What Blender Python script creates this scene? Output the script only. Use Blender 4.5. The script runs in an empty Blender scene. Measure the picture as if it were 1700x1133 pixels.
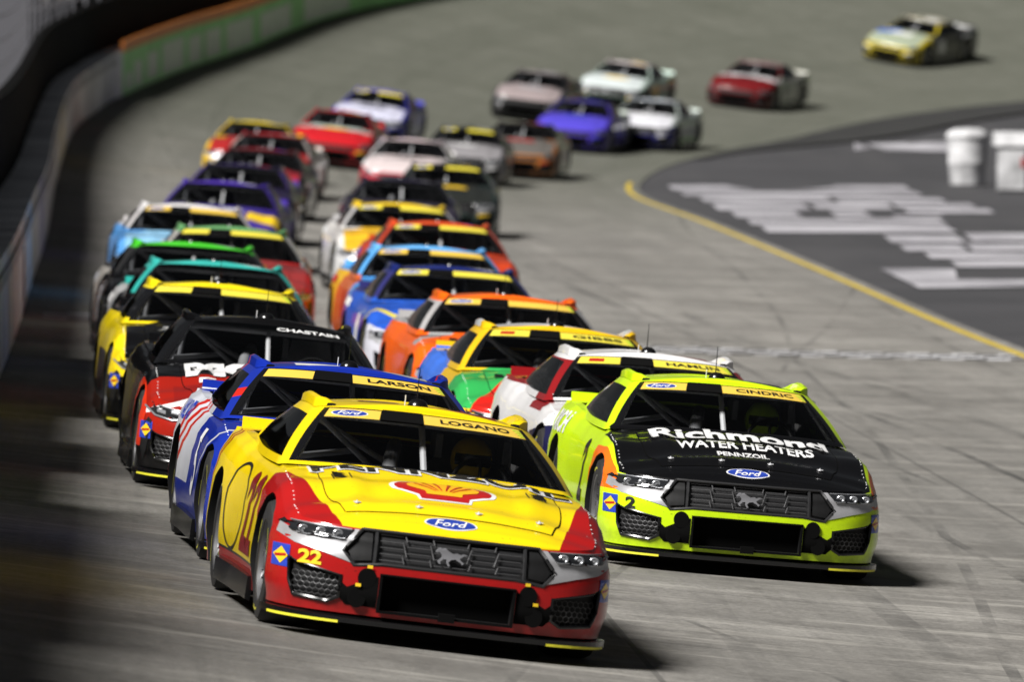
import bpy, bmesh, math, random
from mathutils import Vector, Matrix
from mathutils.bvhtree import BVHTree
from mathutils.geometry import tessellate_polygon
R = math.radians
random.seed(7)
SC = bpy.context.scene
COL = SC.collection

# ------------------------------------------------------------------ camera
F_PX, CAM_H = 15400.0, 3.82            # focal length in photo pixels (1700 wide), height above the near lane
PITCH = math.atan(566.5 / F_PX)
cam = bpy.data.cameras.new('camera')
cam.lens = F_PX / 1700 * 36; cam.sensor_width = 36
cam.clip_start = 0.5; cam.clip_end = 3000
cam.dof.use_dof = True; cam.dof.focus_distance = 59.0; cam.dof.aperture_fstop = 4.3
cam_ob = bpy.data.objects.new('camera', cam); COL.objects.link(cam_ob)
cam_ob.location = (0, 0, CAM_H); cam_ob.rotation_euler = (R(90) - PITCH, 0, 0)
SC.camera = cam_ob

# ------------------------------------------------------------------ night sky and the floodlight side
SUN_FROM = Vector((-0.53, -0.48, 0.82)).normalized()
w = bpy.data.worlds.new('World'); SC.world = w; w.use_nodes = True
nt = w.node_tree
sky = nt.nodes.new('ShaderNodeTexSky'); sky.sky_type = 'NISHITA'; sky.sun_disc = False
sky.sun_elevation = math.asin(SUN_FROM.z)
sky.sun_rotation = math.atan2(SUN_FROM.x, SUN_FROM.y)
hsv = nt.nodes.new('ShaderNodeHueSaturation'); hsv.inputs['Saturation'].default_value = 0.25
nt.links.new(sky.outputs[0], hsv.inputs['Color'])
bg = nt.nodes['Background']; nt.links.new(hsv.outputs[0], bg.inputs[0]); bg.inputs[1].default_value = 0.007
sun = bpy.data.lights.new('sun', 'SUN'); sun.energy = 5.0; sun.angle = R(17.0); sun.color = (1.0, 0.975, 0.94)
sun_ob = bpy.data.objects.new('sun', sun); COL.objects.link(sun_ob)
sun_ob.rotation_euler = SUN_FROM.to_track_quat('Z', 'Y').to_euler()
SC.view_settings.view_transform = 'Standard'; SC.view_settings.look = 'None'
SC.view_settings.exposure = 0.60; SC.view_settings.gamma = 1
SC.render.engine = 'CYCLES'
SC.cycles.use_denoising = True
SC.cycles.max_bounces = 6; SC.cycles.transparent_max_bounces = 16
SC.cycles.sample_clamp_indirect = 4.0

# ------------------------------------------------------------------ helpers
def ray(u, v):
    d = Vector(((u - 850) / F_PX, 1.0, -(v - 566.5) / F_PX))
    d.rotate(Matrix.Rotation(-PITCH, 3, 'X'))
    return d
def cr(pts, t):
    """Catmull-Rom through pts (tuples), t in 0..len-1"""
    n = len(pts); i = max(0, min(n - 2, int(math.floor(t)))); f = t - i
    p0, p1, p2, p3 = (pts[max(0, i-1)], pts[i], pts[i+1], pts[min(n-1, i+2)])
    return tuple(0.5 * ((2*b) + (-a+c)*f + (2*a-5*b+4*c-d)*f*f + (-a+3*b-3*c+d)*f**3) for a, b, c, d in zip(p0, p1, p2, p3))
def resample(pts, n):
    """n+1 points evenly spaced along the Catmull-Rom curve"""
    N = (len(pts) - 1) * 24
    s = [cr(pts, i / 24) for i in range(N)] + [tuple(pts[-1])]
    L = [0]
    for a, b in zip(s, s[1:]): L.append(L[-1] + math.dist(a, b))
    out = []; j = 0
    for k in range(n + 1):
        q = L[-1] * k / n
        while j < N - 1 and L[j+1] < q: j += 1
        f = 0 if L[j+1] == L[j] else (q - L[j]) / (L[j+1] - L[j])
        out.append(tuple(a + (b - a) * f for a, b in zip(s[j], s[j+1])))
    return out
def interp(tab, x):
    if x <= tab[0][0]: return tab[0][1]
    for (a, b), (c, d) in zip(tab, tab[1:]):
        if x <= c:
            f = (x - a) / (c - a); f = f*f*(3-2*f)
            return b + (d - b) * f
    return tab[-1][1]
def sstep(a, b, x):
    t = max(0.0, min(1.0, (x - a) / (b - a))); return t*t*(3-2*t)

class MB:
    def __init__(s): s.v = []; s.f = []; s.m = []; s.sm = []
    def add(s, vs, fs, mi=0, smooth=False):
        o = len(s.v); s.v += [tuple(p) for p in vs]
        for f in fs: s.f.append(tuple(i + o for i in f)); s.m.append(mi); s.sm.append(smooth)
        return s
    def box(s, a, b, mi=0, M=None):
        x0, y0, z0 = a; x1, y1, z1 = b
        vs = [Vector(p) for p in ((x0,y0,z0),(x1,y0,z0),(x1,y1,z0),(x0,y1,z0),(x0,y0,z1),(x1,y0,z1),(x1,y1,z1),(x0,y1,z1))]
        if M: vs = [M @ p for p in vs]
        return s.add(vs, [(0,3,2,1),(4,5,6,7),(0,1,5,4),(1,2,6,5),(2,3,7,6),(3,0,4,7)], mi)
    def grid(s, rows, mi=0, smooth=True, closed=False, flip=False):
        n = len(rows[0]); vs = [p for r in rows for p in r]; fs = []
        for i in range(len(rows) - 1):
            for j in range(n if closed else n - 1):
                k = (j + 1) % n
                q = (i*n+j, i*n+k, (i+1)*n+k, (i+1)*n+j)
                fs.append(q[::-1] if flip else q)
        return s.add(vs, fs, mi, smooth)
    def tube(s, path, r, n=8, mi=0, cap=True):
        path = [Vector(p) for p in path]; rows = []
        rr = r if isinstance(r, (list, tuple)) else [r] * len(path)
        for i, p in enumerate(path):
            t = (path[min(i+1, len(path)-1)] - path[max(i-1, 0)]).normalized()
            a = t.cross(Vector((0, 0, 1)))
            if a.length < 1e-3: a = t.cross(Vector((1, 0, 0)))
            a.normalize(); b = t.cross(a)
            rows.append([p + (a*math.cos(2*math.pi*k/n) + b*math.sin(2*math.pi*k/n)) * rr[i] for k in range(n)])
        s.grid(rows, mi, True, True)
        if cap:
            o = len(s.v); s.add(rows[0], [tuple(range(n))], mi); s.add(rows[-1], [tuple(range(n))[::-1]], mi)
        return s
    def lathe(s, prof, n=32, axis='X', c=(0,0,0), mi=0):
        rows = []
        for (a, r) in prof:
            row = []
            for k in range(n):
                q = 2*math.pi*k/n
                p = (a, r*math.cos(q), r*math.sin(q)) if axis == 'X' else (r*math.cos(q), r*math.sin(q), a)
                row.append((p[0]+c[0], p[1]+c[1], p[2]+c[2]))
            rows.append(row)
        return s.grid(rows, mi, True, True)
    def mesh(s, name, mats, sharp=35, recalc=False):
        me = bpy.data.meshes.new(name); me.from_pydata(s.v, [], s.f)
        me.polygons.foreach_set('material_index', s.m); me.polygons.foreach_set('use_smooth', s.sm)
        for m in mats: me.materials.append(m)
        if recalc:
            b = bmesh.new(); b.from_mesh(me); bmesh.ops.recalc_face_normals(b, faces=b.faces); b.to_mesh(me); b.free()
        me.update()
        if any(s.sm) and sharp: me.set_sharp_from_angle(angle=R(sharp))
        return me
def link(name, me, parent=None, M=None):
    o = bpy.data.objects.new(name, me); COL.objects.link(o)
    if parent: o.parent = parent
    if M is not None: o.matrix_basis = M
    return o
def tag(o, label=None, cat=None, group=None, kind=None):
    for k, v in (('label', label), ('category', cat), ('group', group), ('kind', kind)):
        if v: o[k] = v
    return o
def empty(name, loc=(0,0,0), **kw):
    o = bpy.data.objects.new(name, None); COL.objects.link(o); o.location = loc; o.empty_display_size = 0.2
    return tag(o, **kw)

# ------------------------------------------------------------------ materials
def new_mat(name):
    m = bpy.data.materials.new(name); m.use_nodes = True
    return m, m.node_tree, m.node_tree.nodes['Principled BSDF']
def N(t, typ, **kw):
    n = t.nodes.new(typ)
    for k, v in kw.items(): setattr(n, k, v)
    return n
def sock(t, s, v):
    if hasattr(v, 'is_linked') or hasattr(v, 'links'): t.links.new(v, s)
    else: s.default_value = v
def mth(t, op, a, b=None, c=None):
    n = N(t, 'ShaderNodeMath', operation=op)
    for i, v in enumerate((a, b, c)):
        if v is not None: sock(t, n.inputs[i], v)
    return n.outputs[0]
def mixc(t, fac, a, b, blend='MIX'):
    n = N(t, 'ShaderNodeMix', data_type='RGBA', blend_type=blend)
    sock(t, n.inputs[0], fac)
    for i, v in ((6, a), (7, b)):
        if isinstance(v, tuple): n.inputs[i].default_value = (*v[:3], 1)
        else: t.links.new(v, n.inputs[i])
    return n.outputs[2]
def noise(t, vec, scale, detail=4, rough=0.55, dist=0):
    n = N(t, 'ShaderNodeTexNoise'); n.inputs['Scale'].default_value = scale; n.inputs['Detail'].default_value = detail
    n.inputs['Roughness'].default_value = rough; n.inputs['Distortion'].default_value = dist
    if vec is not None: t.links.new(vec, n.inputs['Vector'])
    return n.outputs[0]
def ramp(t, fac, stops):
    n = N(t, 'ShaderNodeValToRGB'); e = n.color_ramp.elements
    while len(e) < len(stops): e.new(0.5)
    for q, (p, c) in zip(e, stops): q.position = p; q.color = (*c, 1) if isinstance(c, tuple) else (c, c, c, 1)
    t.links.new(fac, n.inputs[0]); return n.outputs[0]
def mapv(t, vec, scale=(1,1,1), loc=(0,0,0)):
    n = N(t, 'ShaderNodeMapping'); n.inputs['Scale'].default_value = scale; n.inputs['Location'].default_value = loc
    t.links.new(vec, n.inputs['Vector']); return n.outputs[0]
def simple(name, col, rough=0.5, metal=0.0, coat=0.0, var=0.0, vscale=6, spec=0.5, emit=None):
    m, t, b = new_mat(name)
    b.inputs['Base Color'].default_value = (*col, 1); b.inputs['Roughness'].default_value = rough
    b.inputs['Metallic'].default_value = metal; b.inputs['Coat Weight'].default_value = coat
    b.inputs['Coat Roughness'].default_value = 0.06; b.inputs['Specular IOR Level'].default_value = spec
    if var:
        tc = N(t, 'ShaderNodeTexCoord')
        f = noise(t, tc.outputs['Object'], vscale, 5)
        lo = tuple(c*(1-var) for c in col); hi = tuple(min(1, c*(1+var)) for c in col)
        t.links.new(ramp(t, f, [(0.3, lo), (0.7, hi)]), b.inputs['Base Color'])
    return m
def paint(name, base, layers=(), rough=0.28):
    """car paint: flat colour fields in car coordinates. A layer is (colour, [half-spaces]); a half-space
    (kind, a, b, c, d) keeps a*x+b*y+c*z > d, kind 'a' uses |x|, 's' signed x"""
    m, t, b = new_mat(name)
    tc = N(t, 'ShaderNodeTexCoord'); P = tc.outputs['Object']
    sx = N(t, 'ShaderNodeSeparateXYZ'); t.links.new(P, sx.inputs[0])
    ax = mth(t, 'ABSOLUTE', sx.outputs[0])
    cb = N(t, 'ShaderNodeCombineXYZ'); t.links.new(ax, cb.inputs[0]); t.links.new(sx.outputs[1], cb.inputs[1]); t.links.new(sx.outputs[2], cb.inputs[2])
    cur = base
    for colr, hs in layers:
        fac = None
        for (k, a, bb, c, d) in hs:
            dp = N(t, 'ShaderNodeVectorMath', operation='DOT_PRODUCT')
            t.links.new(cb.outputs[0] if k == 'a' else P, dp.inputs[0]); dp.inputs[1].default_value = (a, bb, c)
            g = mth(t, 'GREATER_THAN', dp.outputs['Value'], d)
            fac = g if fac is None else mth(t, 'MULTIPLY', fac, g)
        cur = mixc(t, fac, cur, colr)
    if isinstance(cur, tuple):
        cur = mixc(t, 0.0, cur, cur)
    # rubber dust and bug specks
    d1 = ramp(t, noise(t, P, 3.0, 6, 0.65), [(0.52, 0.0), (0.85, 0.18)])
    sp = ramp(t, noise(t, P, 70.0, 2, 0.5), [(0.70, 0.0), (0.73, 0.55)])
    lowz = mth(t, 'MULTIPLY_ADD', sx.outputs[2], -1.1, 0.62); lowz = mth(t, 'MAXIMUM', lowz, 0.0)
    low = mth(t, 'MULTIPLY', lowz, ramp(t, noise(t, P, 9.0, 6, 0.7), [(0.35, 0.0), (0.75, 0.9)]))
    fac = mth(t, 'MAXIMUM', d1, mth(t, 'MAXIMUM', sp, low))
    cur = mixc(t, fac, cur, (0.014, 0.013, 0.012))
    geo = N(t, 'ShaderNodeNewGeometry')
    cur = mixc(t, geo.outputs['Backfacing'], cur, (0.012, 0.012, 0.013))
    t.links.new(cur, b.inputs['Base Color'])
    b.inputs['Roughness'].default_value = rough; b.inputs['Coat Weight'].default_value = 0.6; b.inputs['Specular IOR Level'].default_value = 0.12
    r2 = mth(t, 'MULTIPLY_ADD', noise(t, P, 5.0, 5), 0.06, 0.015); t.links.new(r2, b.inputs['Coat Roughness'])
    bp = N(t, 'ShaderNodeBump'); bp.inputs['Strength'].default_value = 0.06; bp.inputs['Distance'].default_value = 0.02
    t.links.new(noise(t, P, 4.5, 2), bp.inputs['Height']); t.links.new(bp.outputs[0], b.inputs['Normal']); t.links.new(bp.outputs[0], b.inputs['Coat Normal'])
    return m
def glass(name, tint, gloss=0.9):
    m, t, b = new_mat(name); t.nodes.remove(b)
    tr = N(t, 'ShaderNodeBsdfTransparent'); tr.inputs[0].default_value = (*tint, 1)
    gl = N(t, 'ShaderNodeBsdfGlossy'); gl.inputs['Roughness'].default_value = 0.06; gl.inputs[0].default_value = (gloss, gloss, gloss, 1)
    fr = N(t, 'ShaderNodeFresnel'); fr.inputs[0].default_value = 1.45
    mx = N(t, 'ShaderNodeMixShader'); t.links.new(fr.outputs[0], mx.inputs[0]); t.links.new(tr.outputs[0], mx.inputs[1]); t.links.new(gl.outputs[0], mx.inputs[2])
    t.links.new(mx.outputs[0], t.nodes['Material Output'].inputs[0]); return m

BLACK = simple('matte_black', (0.006, 0.006, 0.0065), 0.6, spec=.3)
GLOSSBLACK = simple('gloss_black', (0.005, 0.005, 0.0055), 0.22, coat=0.2)
DEEP = simple('deep_black', (0.002, 0.002, 0.002), 0.9, spec=0.1)
RUBBER = simple('tyre_rubber', (0.010, 0.0095, 0.0095), 0.8, var=0.35, vscale=12)
RIM = simple('rim_metal', (0.16, 0.16, 0.165), 0.4, 0.5)
RIMLIP = simple('rim_lip', (0.45, 0.45, 0.46), 0.28, 1.0)
TYREYEL = simple('tyre_yellow', (0.40, 0.38, 0.04), 0.7)
SILVER = simple('silver_film', (0.55, 0.55, 0.57), 0.38, 0.55, coat=0.4, var=0.12, vscale=5)
EMBLEM = simple('emblem_grey', (0.30, 0.30, 0.32), 0.35, 0.6)
GRILLE = simple('grille_print', (0.016, 0.016, 0.017), 0.4, coat=0.3)
GRILLELINE = simple('grille_line', (0.075, 0.075, 0.078), 0.45, 0.3)
LAMPDARK = simple('lamp_dark', (0.015, 0.016, 0.018), 0.12, coat=1.0)
LAMPLIGHT = simple('lamp_light', (0.30, 0.31, 0.33), 0.3, 0.4, coat=0.4)
STEEL = simple('cage_steel', (0.62, 0.62, 0.64), 0.3, 0.1, coat=.4)
SEATM = simple('seat_grey', (0.20, 0.20, 0.21), 0.35, var=.3)
WHITE = simple('white_film', (0.78, 0.78, 0.78), 0.4, coat=0.4)
INK = simple('black_film', (0.012, 0.011, 0.011), 0.4, coat=0.3)
FORDBLUE = simple('badge_blue', (0.02, 0.05, 0.33), 0.3, coat=0.6)
BANNER = simple('banner_yellow', (0.74, 0.50, 0.07), 0.42, coat=0.4)
BANNER2 = simple('banner_lime', (0.72, 0.62, 0.06), 0.42, coat=0.4)
YELLOWF = simple('yellow_film', (0.85, 0.56, 0.02), 0.4, coat=0.4)
LIME = simple('lime_film', (0.55, 0.80, 0.05), 0.4)
REDF = simple('red_film', (0.42, 0.012, 0.012), 0.4, coat=0.4)
DARKRED = simple('dark_red_film', (0.17, 0.008, 0.010), 0.4, coat=0.4)
ORANGEF = simple('orange_film', (0.85, 0.20, 0.01), 0.4, coat=0.4)
GREENF = simple('green_film', (0.06, 0.55, 0.09), 0.4, coat=0.3)
SKIDYEL = simple('skid_yellow', (0.75, 0.70, 0.04), 0.5)
GREYF = simple('grey_film', (0.35, 0.35, 0.37), 0.4, coat=0.3)
BLUEF = simple('blue_film', (0.02, 0.05, 0.40), 0.4, coat=0.4)
NAVYF = simple('navy_film', (0.012, 0.016, 0.07), 0.4, coat=0.4)
WS_GLASS = glass('windshield_glass', (0.95, 0.96, 0.96))
SIDE_GLASS = glass('side_glass', (0.30, 0.31, 0.32))
NETM = simple('net_grey', (0.10, 0.10, 0.10), 0.8)

# ------------------------------------------------------------------ the track
#        outer edge (x, y, z)        inner edge (x, y, z)      profile exponent
ST = [((-1.4, 2.5, 1.0), (9.9, 2.5, -0.5), 1.6),
      ((-2.5, 31.25, 0.84), (9.0, 31.25, -0.5), 1.6),
      ((-3.6, 57.5, 0.51), (8.2, 57.5, -0.5), 1.6),
      ((-5.28, 97.5, 0.13), (6.88, 100.0, -0.48), 1.6),
      ((-6.45, 125.0, 0.08), (6.1, 125.0, -0.57), 1.6),
      ((-7.56, 151.25, 0.08), (5.33, 150.0, -0.6), 1.6),
      ((-9.2, 187.5, 0.2), (4.1, 183.75, -0.6), 1.6),
      ((-10.05, 212.5, 0.8), (3.0, 208.75, -0.58), 1.6),
      ((-10.1, 227.5, 1.16), (3.2, 222.5, -0.46), 1.5),
      ((-9.9, 235.0, 1.4), (4.2, 235.0, -0.3), 1.45),
      ((-9.0, 250.0, 1.9), (5.8, 245.0, -0.17), 1.4),
      ((-7.67, 262.5, 2.4), (8.4, 255.0, 0.0), 1.35),
      ((-4.57, 281.25, 3.55), (12.6, 271.25, 0.42), 1.3),
      ((2, 294.38, 4.5), (18, 282.5, 0.75), 1.25),
      ((12, 306.25, 5.3), (27, 293.75, 0.95), 1.2),
      ((26, 316.25, 5.9), (40, 303.75, 1.0), 1.2),
      ((45, 323.75, 6.2), (56, 308.75, 1.0), 1.2)]
NS = 15; NL = (len(ST) - 1) * NS; NA = 28
SO = [cr([s[0] for s in ST], i / NS) for i in range(NL)] + [ST[-1][0]]
SI = [cr([s[1] for s in ST], i / NS) for i in range(NL)] + [ST[-1][1]]
SE = [cr([(s[2],) for s in ST], i / NS)[0] for i in range(NL)] + [ST[-1][2]]
def surf(i, wv):                       # wv 0 inner .. 1 outer
    o, n = SO[i], SI[i]
    g = wv ** SE[i] if wv > 0 else 0
    return Vector((n[0] + (o[0]-n[0])*wv, n[1] + (o[1]-n[1])*wv, n[2] + (o[2]-n[2])*g))
rows = [[surf(i, 1 - j/NA) for j in range(NA+1)] for i in range(NL+1)]
mb = MB().grid(rows, 0, True, flip=True)
CL = [0.0]
for i in range(NL): CL.append(CL[-1] + (surf(i+1, .6) - surf(i, .6)).length)
def mat_track():
    m, t, b = new_mat('track_concrete')
    uv = N(t, 'ShaderNodeUVMap'); uv.uv_map = 'UVMap'; U = uv.outputs[0]          # (across m, along m)
    tc = N(t, 'ShaderNodeTexCoord'); G = tc.outputs['Object']
    sep = N(t, 'ShaderNodeSeparateXYZ'); t.links.new(U, sep.inputs[0]); A, L = sep.outputs[0], sep.outputs[1]
    c = ramp(t, noise(t, G, 0.35, 6, 0.6), [(0.3, (0.185, 0.174, 0.160)), (0.72, (0.36, 0.345, 0.318))])
    # speckle and aggregate
    c = mixc(t, ramp(t, noise(t, G, 22, 6, 0.8), [(0.40, 0.75), (0.60, 0.0)]), c, (0.12, 0.115, 0.105))
    c = mixc(t, ramp(t, noise(t, G, 60, 2, 0.6), [(0.58, 0.0), (0.75, 0.45)]), c, (0.5, 0.49, 0.46))
    # rubber laid along the lanes
    lane = ramp(t, noise(t, mapv(t, U, (1.1, 0.02, 1)), 1.0, 5, 0.6), [(0.36, 0.0), (0.70, 0.65)])
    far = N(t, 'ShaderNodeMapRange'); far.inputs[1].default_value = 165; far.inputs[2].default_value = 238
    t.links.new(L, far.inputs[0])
    lane = mth(t, 'MULTIPLY', lane, mth(t, 'MULTIPLY_ADD', far.outputs[0], -.15, 1.0))
    c = mixc(t, lane, c, (0.11, 0.108, 0.10))
    fine = ramp(t, noise(t, mapv(t, U, (9, 0.10, 1)), 1.0, 4, 0.6), [(0.50, 0.0), (0.8, 0.40)])
    c = mixc(t, fine, c, (0.10, 0.098, 0.092))
    # blotches across (patch repairs, oil)
    c = mixc(t, ramp(t, noise(t, mapv(t, U, (0.16, 0.42, 1)), 1.0, 5, 0.65), [(0.46, 0.0), (0.68, 0.62)]), c, (0.12, 0.115, 0.105))
    # broken scuffs and mottling
    c = mixc(t, ramp(t, noise(t, mapv(t, U, (1.6, 0.55, 1)), 1.0, 8, 0.78), [(0.50, 0.0), (0.66, 0.60)]), c, (0.085, 0.080, 0.073))
    c = mixc(t, ramp(t, noise(t, mapv(t, U, (0.5, 1.6, 1), (9, 4, 0)), 1.0, 7, 0.75), [(0.52, 0.0), (0.70, 0.5)]), c, (0.46, 0.44, 0.40))
    # skid marks: bent lines across the lanes
    wob = noise(t, mapv(t, U, (0.10, 0.02, 1)), 1.0, 1)
    for k, (s0, a0, wd, st) in enumerate(((.020, 7.6, .045, .8), (.020, 9.3, .045, .75), (.036, 8.7, .035, .8), (-.03, 10.2, .035, .6), (.052, 11.6, .03, .8), (.052, 9.9, .03, .75), (-.05, 7.0, .04, .6),
                                        (.012, 6.3, .10, .4), (.085, 13.2, .04, .7), (.085, 11.5, .04, .7), (-.10, 4.6, .03, .6), (.14, 4.2, .03, .6), (.028, 10.6, .09, .5), (-.02, 5.2, .10, .35), (-.16, 9.0, .03, .6))):
        q = mth(t, 'MULTIPLY_ADD', L, s0, -a0 if False else 0.0)
        q = mth(t, 'SUBTRACT', mth(t, 'ADD', A, q), a0 + s0 * 60)
        q = mth(t, 'ADD', q, mth(t, 'MULTIPLY_ADD', wob, 1.6, -0.8))
        f = mth(t, 'LESS_THAN', mth(t, 'ABSOLUTE', q), wd)
        brk = ramp(t, noise(t, mapv(t, U, (0.9, 0.22, 1), (k*3.1, k*1.7, 0)), 1.0, 6, 0.72), [(0.44, 0.0), (0.60, st)])
        c = mixc(t, mth(t, 'MULTIPLY', f, brk), c, (0.05, 0.049, 0.047))
    # slab joints
    jl = mth(t, 'PINGPONG', mth(t, 'ADD', L, 1.3), 3.0); jm = mth(t, 'LESS_THAN', jl, 0.02)
    ja = mth(t, 'PINGPONG', A, 2.1); jn = mth(t, 'LESS_THAN', ja, 0.02)
    c = mixc(t, mth(t, 'MULTIPLY', mth(t, 'MAXIMUM', jm, jn), 0.55), c, (0.06, 0.058, 0.055))
    # dimmer, greenish light of the banked turn put into the slab colour
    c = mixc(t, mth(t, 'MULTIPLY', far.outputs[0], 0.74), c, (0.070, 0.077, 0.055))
    t.links.new(c, b.inputs['Base Color'])
    b.inputs['Specular IOR Level'].default_value = 0.3
    t.links.new(ramp(t, noise(t, G, 3, 4), [(0.3, 0.62), (0.7, 0.85)]), b.inputs['Roughness'])
    bp = N(t, 'ShaderNodeBump'); bp.inputs['Strength'].default_value = 0.6; bp.inputs['Distance'].default_value = 0.012
    t.links.new(noise(t, G, 45, 4, 0.7), bp.inputs['Height']); t.links.new(bp.outputs[0], b.inputs['Normal'])
    return m
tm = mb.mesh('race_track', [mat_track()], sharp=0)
uvl = tm.uv_layers.new(name='UVMap')
wid = [(Vector(SO[i]) - Vector(SI[i])).length for i in range(NL+1)]
for lp in tm.loops:
    i, j = divmod(lp.vertex_index, NA+1)
    uvl.data[lp.index].uv = (j/NA*wid[i], CL[i])
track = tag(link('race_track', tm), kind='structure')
TB = BVHTree.FromPolygons([tuple(v.co) for v in tm.vertices], [tuple(p.vertices) for p in tm.polygons])
UPB = BVHTree.FromPolygons([(v.co[0], v.co[1], v.co[2] + 1.20) for v in tm.vertices], [tuple(p.vertices) for p in tm.polygons])
def ground(x, y):
    h = TB.ray_cast(Vector((x, y, 60)), Vector((0, 0, -1)))
    return (h[0], h[1] if h[1].z > 0 else -h[1]) if h[0] else (Vector((x, y, -0.75)), Vector((0, 0, 1)))
def near_i(y): return min(range(NL+1), key=lambda i: abs(surf(i, .6).y - y))
def tangent_at(p):
    i = min(range(1, NL), key=lambda i: (surf(i, .6) - p).length)
    return (surf(i+1, .6) - surf(i-1, .6)).normalized()

# infield apron: one big sheet below the track level, meeting the inner edge
def mat_apron():
    m, t, b = new_mat('apron_asphalt'); tc = N(t, 'ShaderNodeTexCoord'); G = tc.outputs['Object']
    c = ramp(t, noise(t, G, 0.25, 5), [(0.3, (0.028, 0.028, 0.031)), (0.7, (0.045, 0.044, 0.048))])
    c = mixc(t, ramp(t, noise(t, G, 40, 3, 0.7), [(0.5, 0.0), (0.7, 0.5)]), c, (0.07, 0.07, 0.074))
    c = mixc(t, ramp(t, noise(t, mapv(t, G, (0.7, 0.05, 1)), 1.0, 4), [(0.5, 0.0), (0.75, 0.5)]), c, (0.06, 0.058, 0.060))
    t.links.new(c, b.inputs['Base Color']); b.inputs['Roughness'].default_value = 0.75
    return m
APRON = mat_apron()
ap = MB(); rw = []
for i in range(NL+1):
    n = Vector(SI[i]); d = (n - Vector(SO[i])); d.z = 0; d.normalize()
    if n.y > 200: d = (d + Vector((0.9, -0.5, 0)) * sstep(200, 238, n.y)).normalized()
    rw.append([n + Vector((0, 0, -0.004)) - d*0.3 + Vector((0,0,-.02)), n + d*0.6 + Vector((0, 0, -.02)), n + d*3 + Vector((0, 0, -.06)), n + d*8 + Vector((0, 0, -.10 - max(0, n.z+.75)*.5)), Vector((n.x + 30, min(n.y, 269) , -.9))])
ap.grid(rw, 0, True, flip=True)
tag(link('infield_apron', ap.mesh('infield_apron', [APRON], sharp=0)), kind='structure')
gm = MB().add([(-1500, -300, -1.3), (1500, -300, -1.3), (1500, 2500, -1.3), (-1500, 2500, -1.3)], [(0, 1, 2, 3)])
tag(link('ground', gm.mesh('ground', [APRON])), kind='structure')
AB = BVHTree.FromPolygons(ap.v, ap.f)

# dark strip laid along the foot of the banking
ds = MB(); rws = []
for i in range(NL+1):
    if SI[i][1] < 238: continue
    n = Vector(SI[i]); d = n - Vector(SO[i]); d.z = 0; d.normalize(); k = sstep(238, 262, n.y)
    rws.append([surf(i, .05*k) + Vector((0, 0, .012)), n + Vector((0, 0, .010)), n + d*(.3 + 1.6*k) + Vector((0, 0, .03))])
ds.grid(rws, 0, True, flip=True)
tag(link('dark_strip', ds.mesh('dark_strip', [simple('strip_dark', (0.018, 0.018, 0.018), 0.8, var=.3, vscale=.7)], sharp=0)), kind='structure')
# painted lines
def flat_paint(name, col):
    m, t, b = new_mat(name); tc = N(t, 'ShaderNodeTexCoord')
    f = ramp(t, noise(t, tc.outputs['Object'], 5, 6, 0.7), [(0.35, tuple(c*.62 for c in col)), (0.6, col)])
    t.links.new(f, b.inputs['Base Color']); b.inputs['Roughness'].default_value = 0.6; return m
YLINE = flat_paint('yellow_road_paint', (0.58, 0.42, 0.03))
WLINE = flat_paint('white_road_paint', (0.42, 0.41, 0.43))
def worn_paint(name, col, under, sc):
    m, t, b = new_mat(name); tc = N(t, 'ShaderNodeTexCoord')
    f = ramp(t, noise(t, mapv(t, tc.outputs['Object'], sc), 1.0, 8, 0.75), [(0.40, 0.0), (0.58, 1.0)])
    t.links.new(mixc(t, f, under, col), b.inputs['Base Color']); b.inputs['Roughness'].default_value = 0.65; return m
FWHITE = worn_paint('finish_white', (0.56, 0.56, 0.58), (0.24, 0.23, 0.22), (1.6, .8, 1))
LETTERW = worn_paint('letter_white', (0.44, 0.43, 0.46), (0.17, 0.165, 0.18), (.35, .55, 1))
BLINE = flat_paint('dark_road_paint', (0.06, 0.06, 0.062))
yl = MB(); rr = []
for i in range(NL+1):
    if SI[i][1] > 220: break
    W = wid[i]
    rr.append([surf(i, 0.015) + Vector((0,0,.006)), surf(i, 0.015 - .0) .lerp(surf(i, .015 + .12/W), 1.0) + Vector((0,0,.006))])
yl.grid(rr, 0, False)
tag(link('yellow_line', yl.mesh('yellow_line', [YLINE], sharp=0)), kind='structure')
# checkered finish line across the concrete
fi = near_i(110.0)
def on_track(L, wv, dz):
    i = min(range(NL), key=lambda k: abs(CL[k] - L)); i = i if CL[i] <= L else i - 1; i = max(0, i)
    f = (L - CL[i]) / (CL[i+1] - CL[i]); return surf(i, wv).lerp(surf(i+1, wv), f) + Vector((0, 0, dz))
fl = tag(link('finish_line', None), kind='structure')
L0 = CL[fi]; NC = 42; sq = {}
for r_ in range(4):
    for c_ in range(NC):
        mbq = MB(); ln = 0.62
        a, b_ = 0.02 + 0.96*c_/NC, 0.02 + 0.96*(c_+1)/NC
        mbq.add([on_track(L0 + r_*ln, a, .005), on_track(L0 + r_*ln, b_, .005), on_track(L0 + (r_+1)*ln, b_, .005), on_track(L0 + (r_+1)*ln, a, .005)], [(0, 1, 2, 3)][::1])
        link('checker_square', mbq.mesh('checker_square', [FWHITE if (r_ + c_) % 2 else BLINE]), fl)
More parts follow.
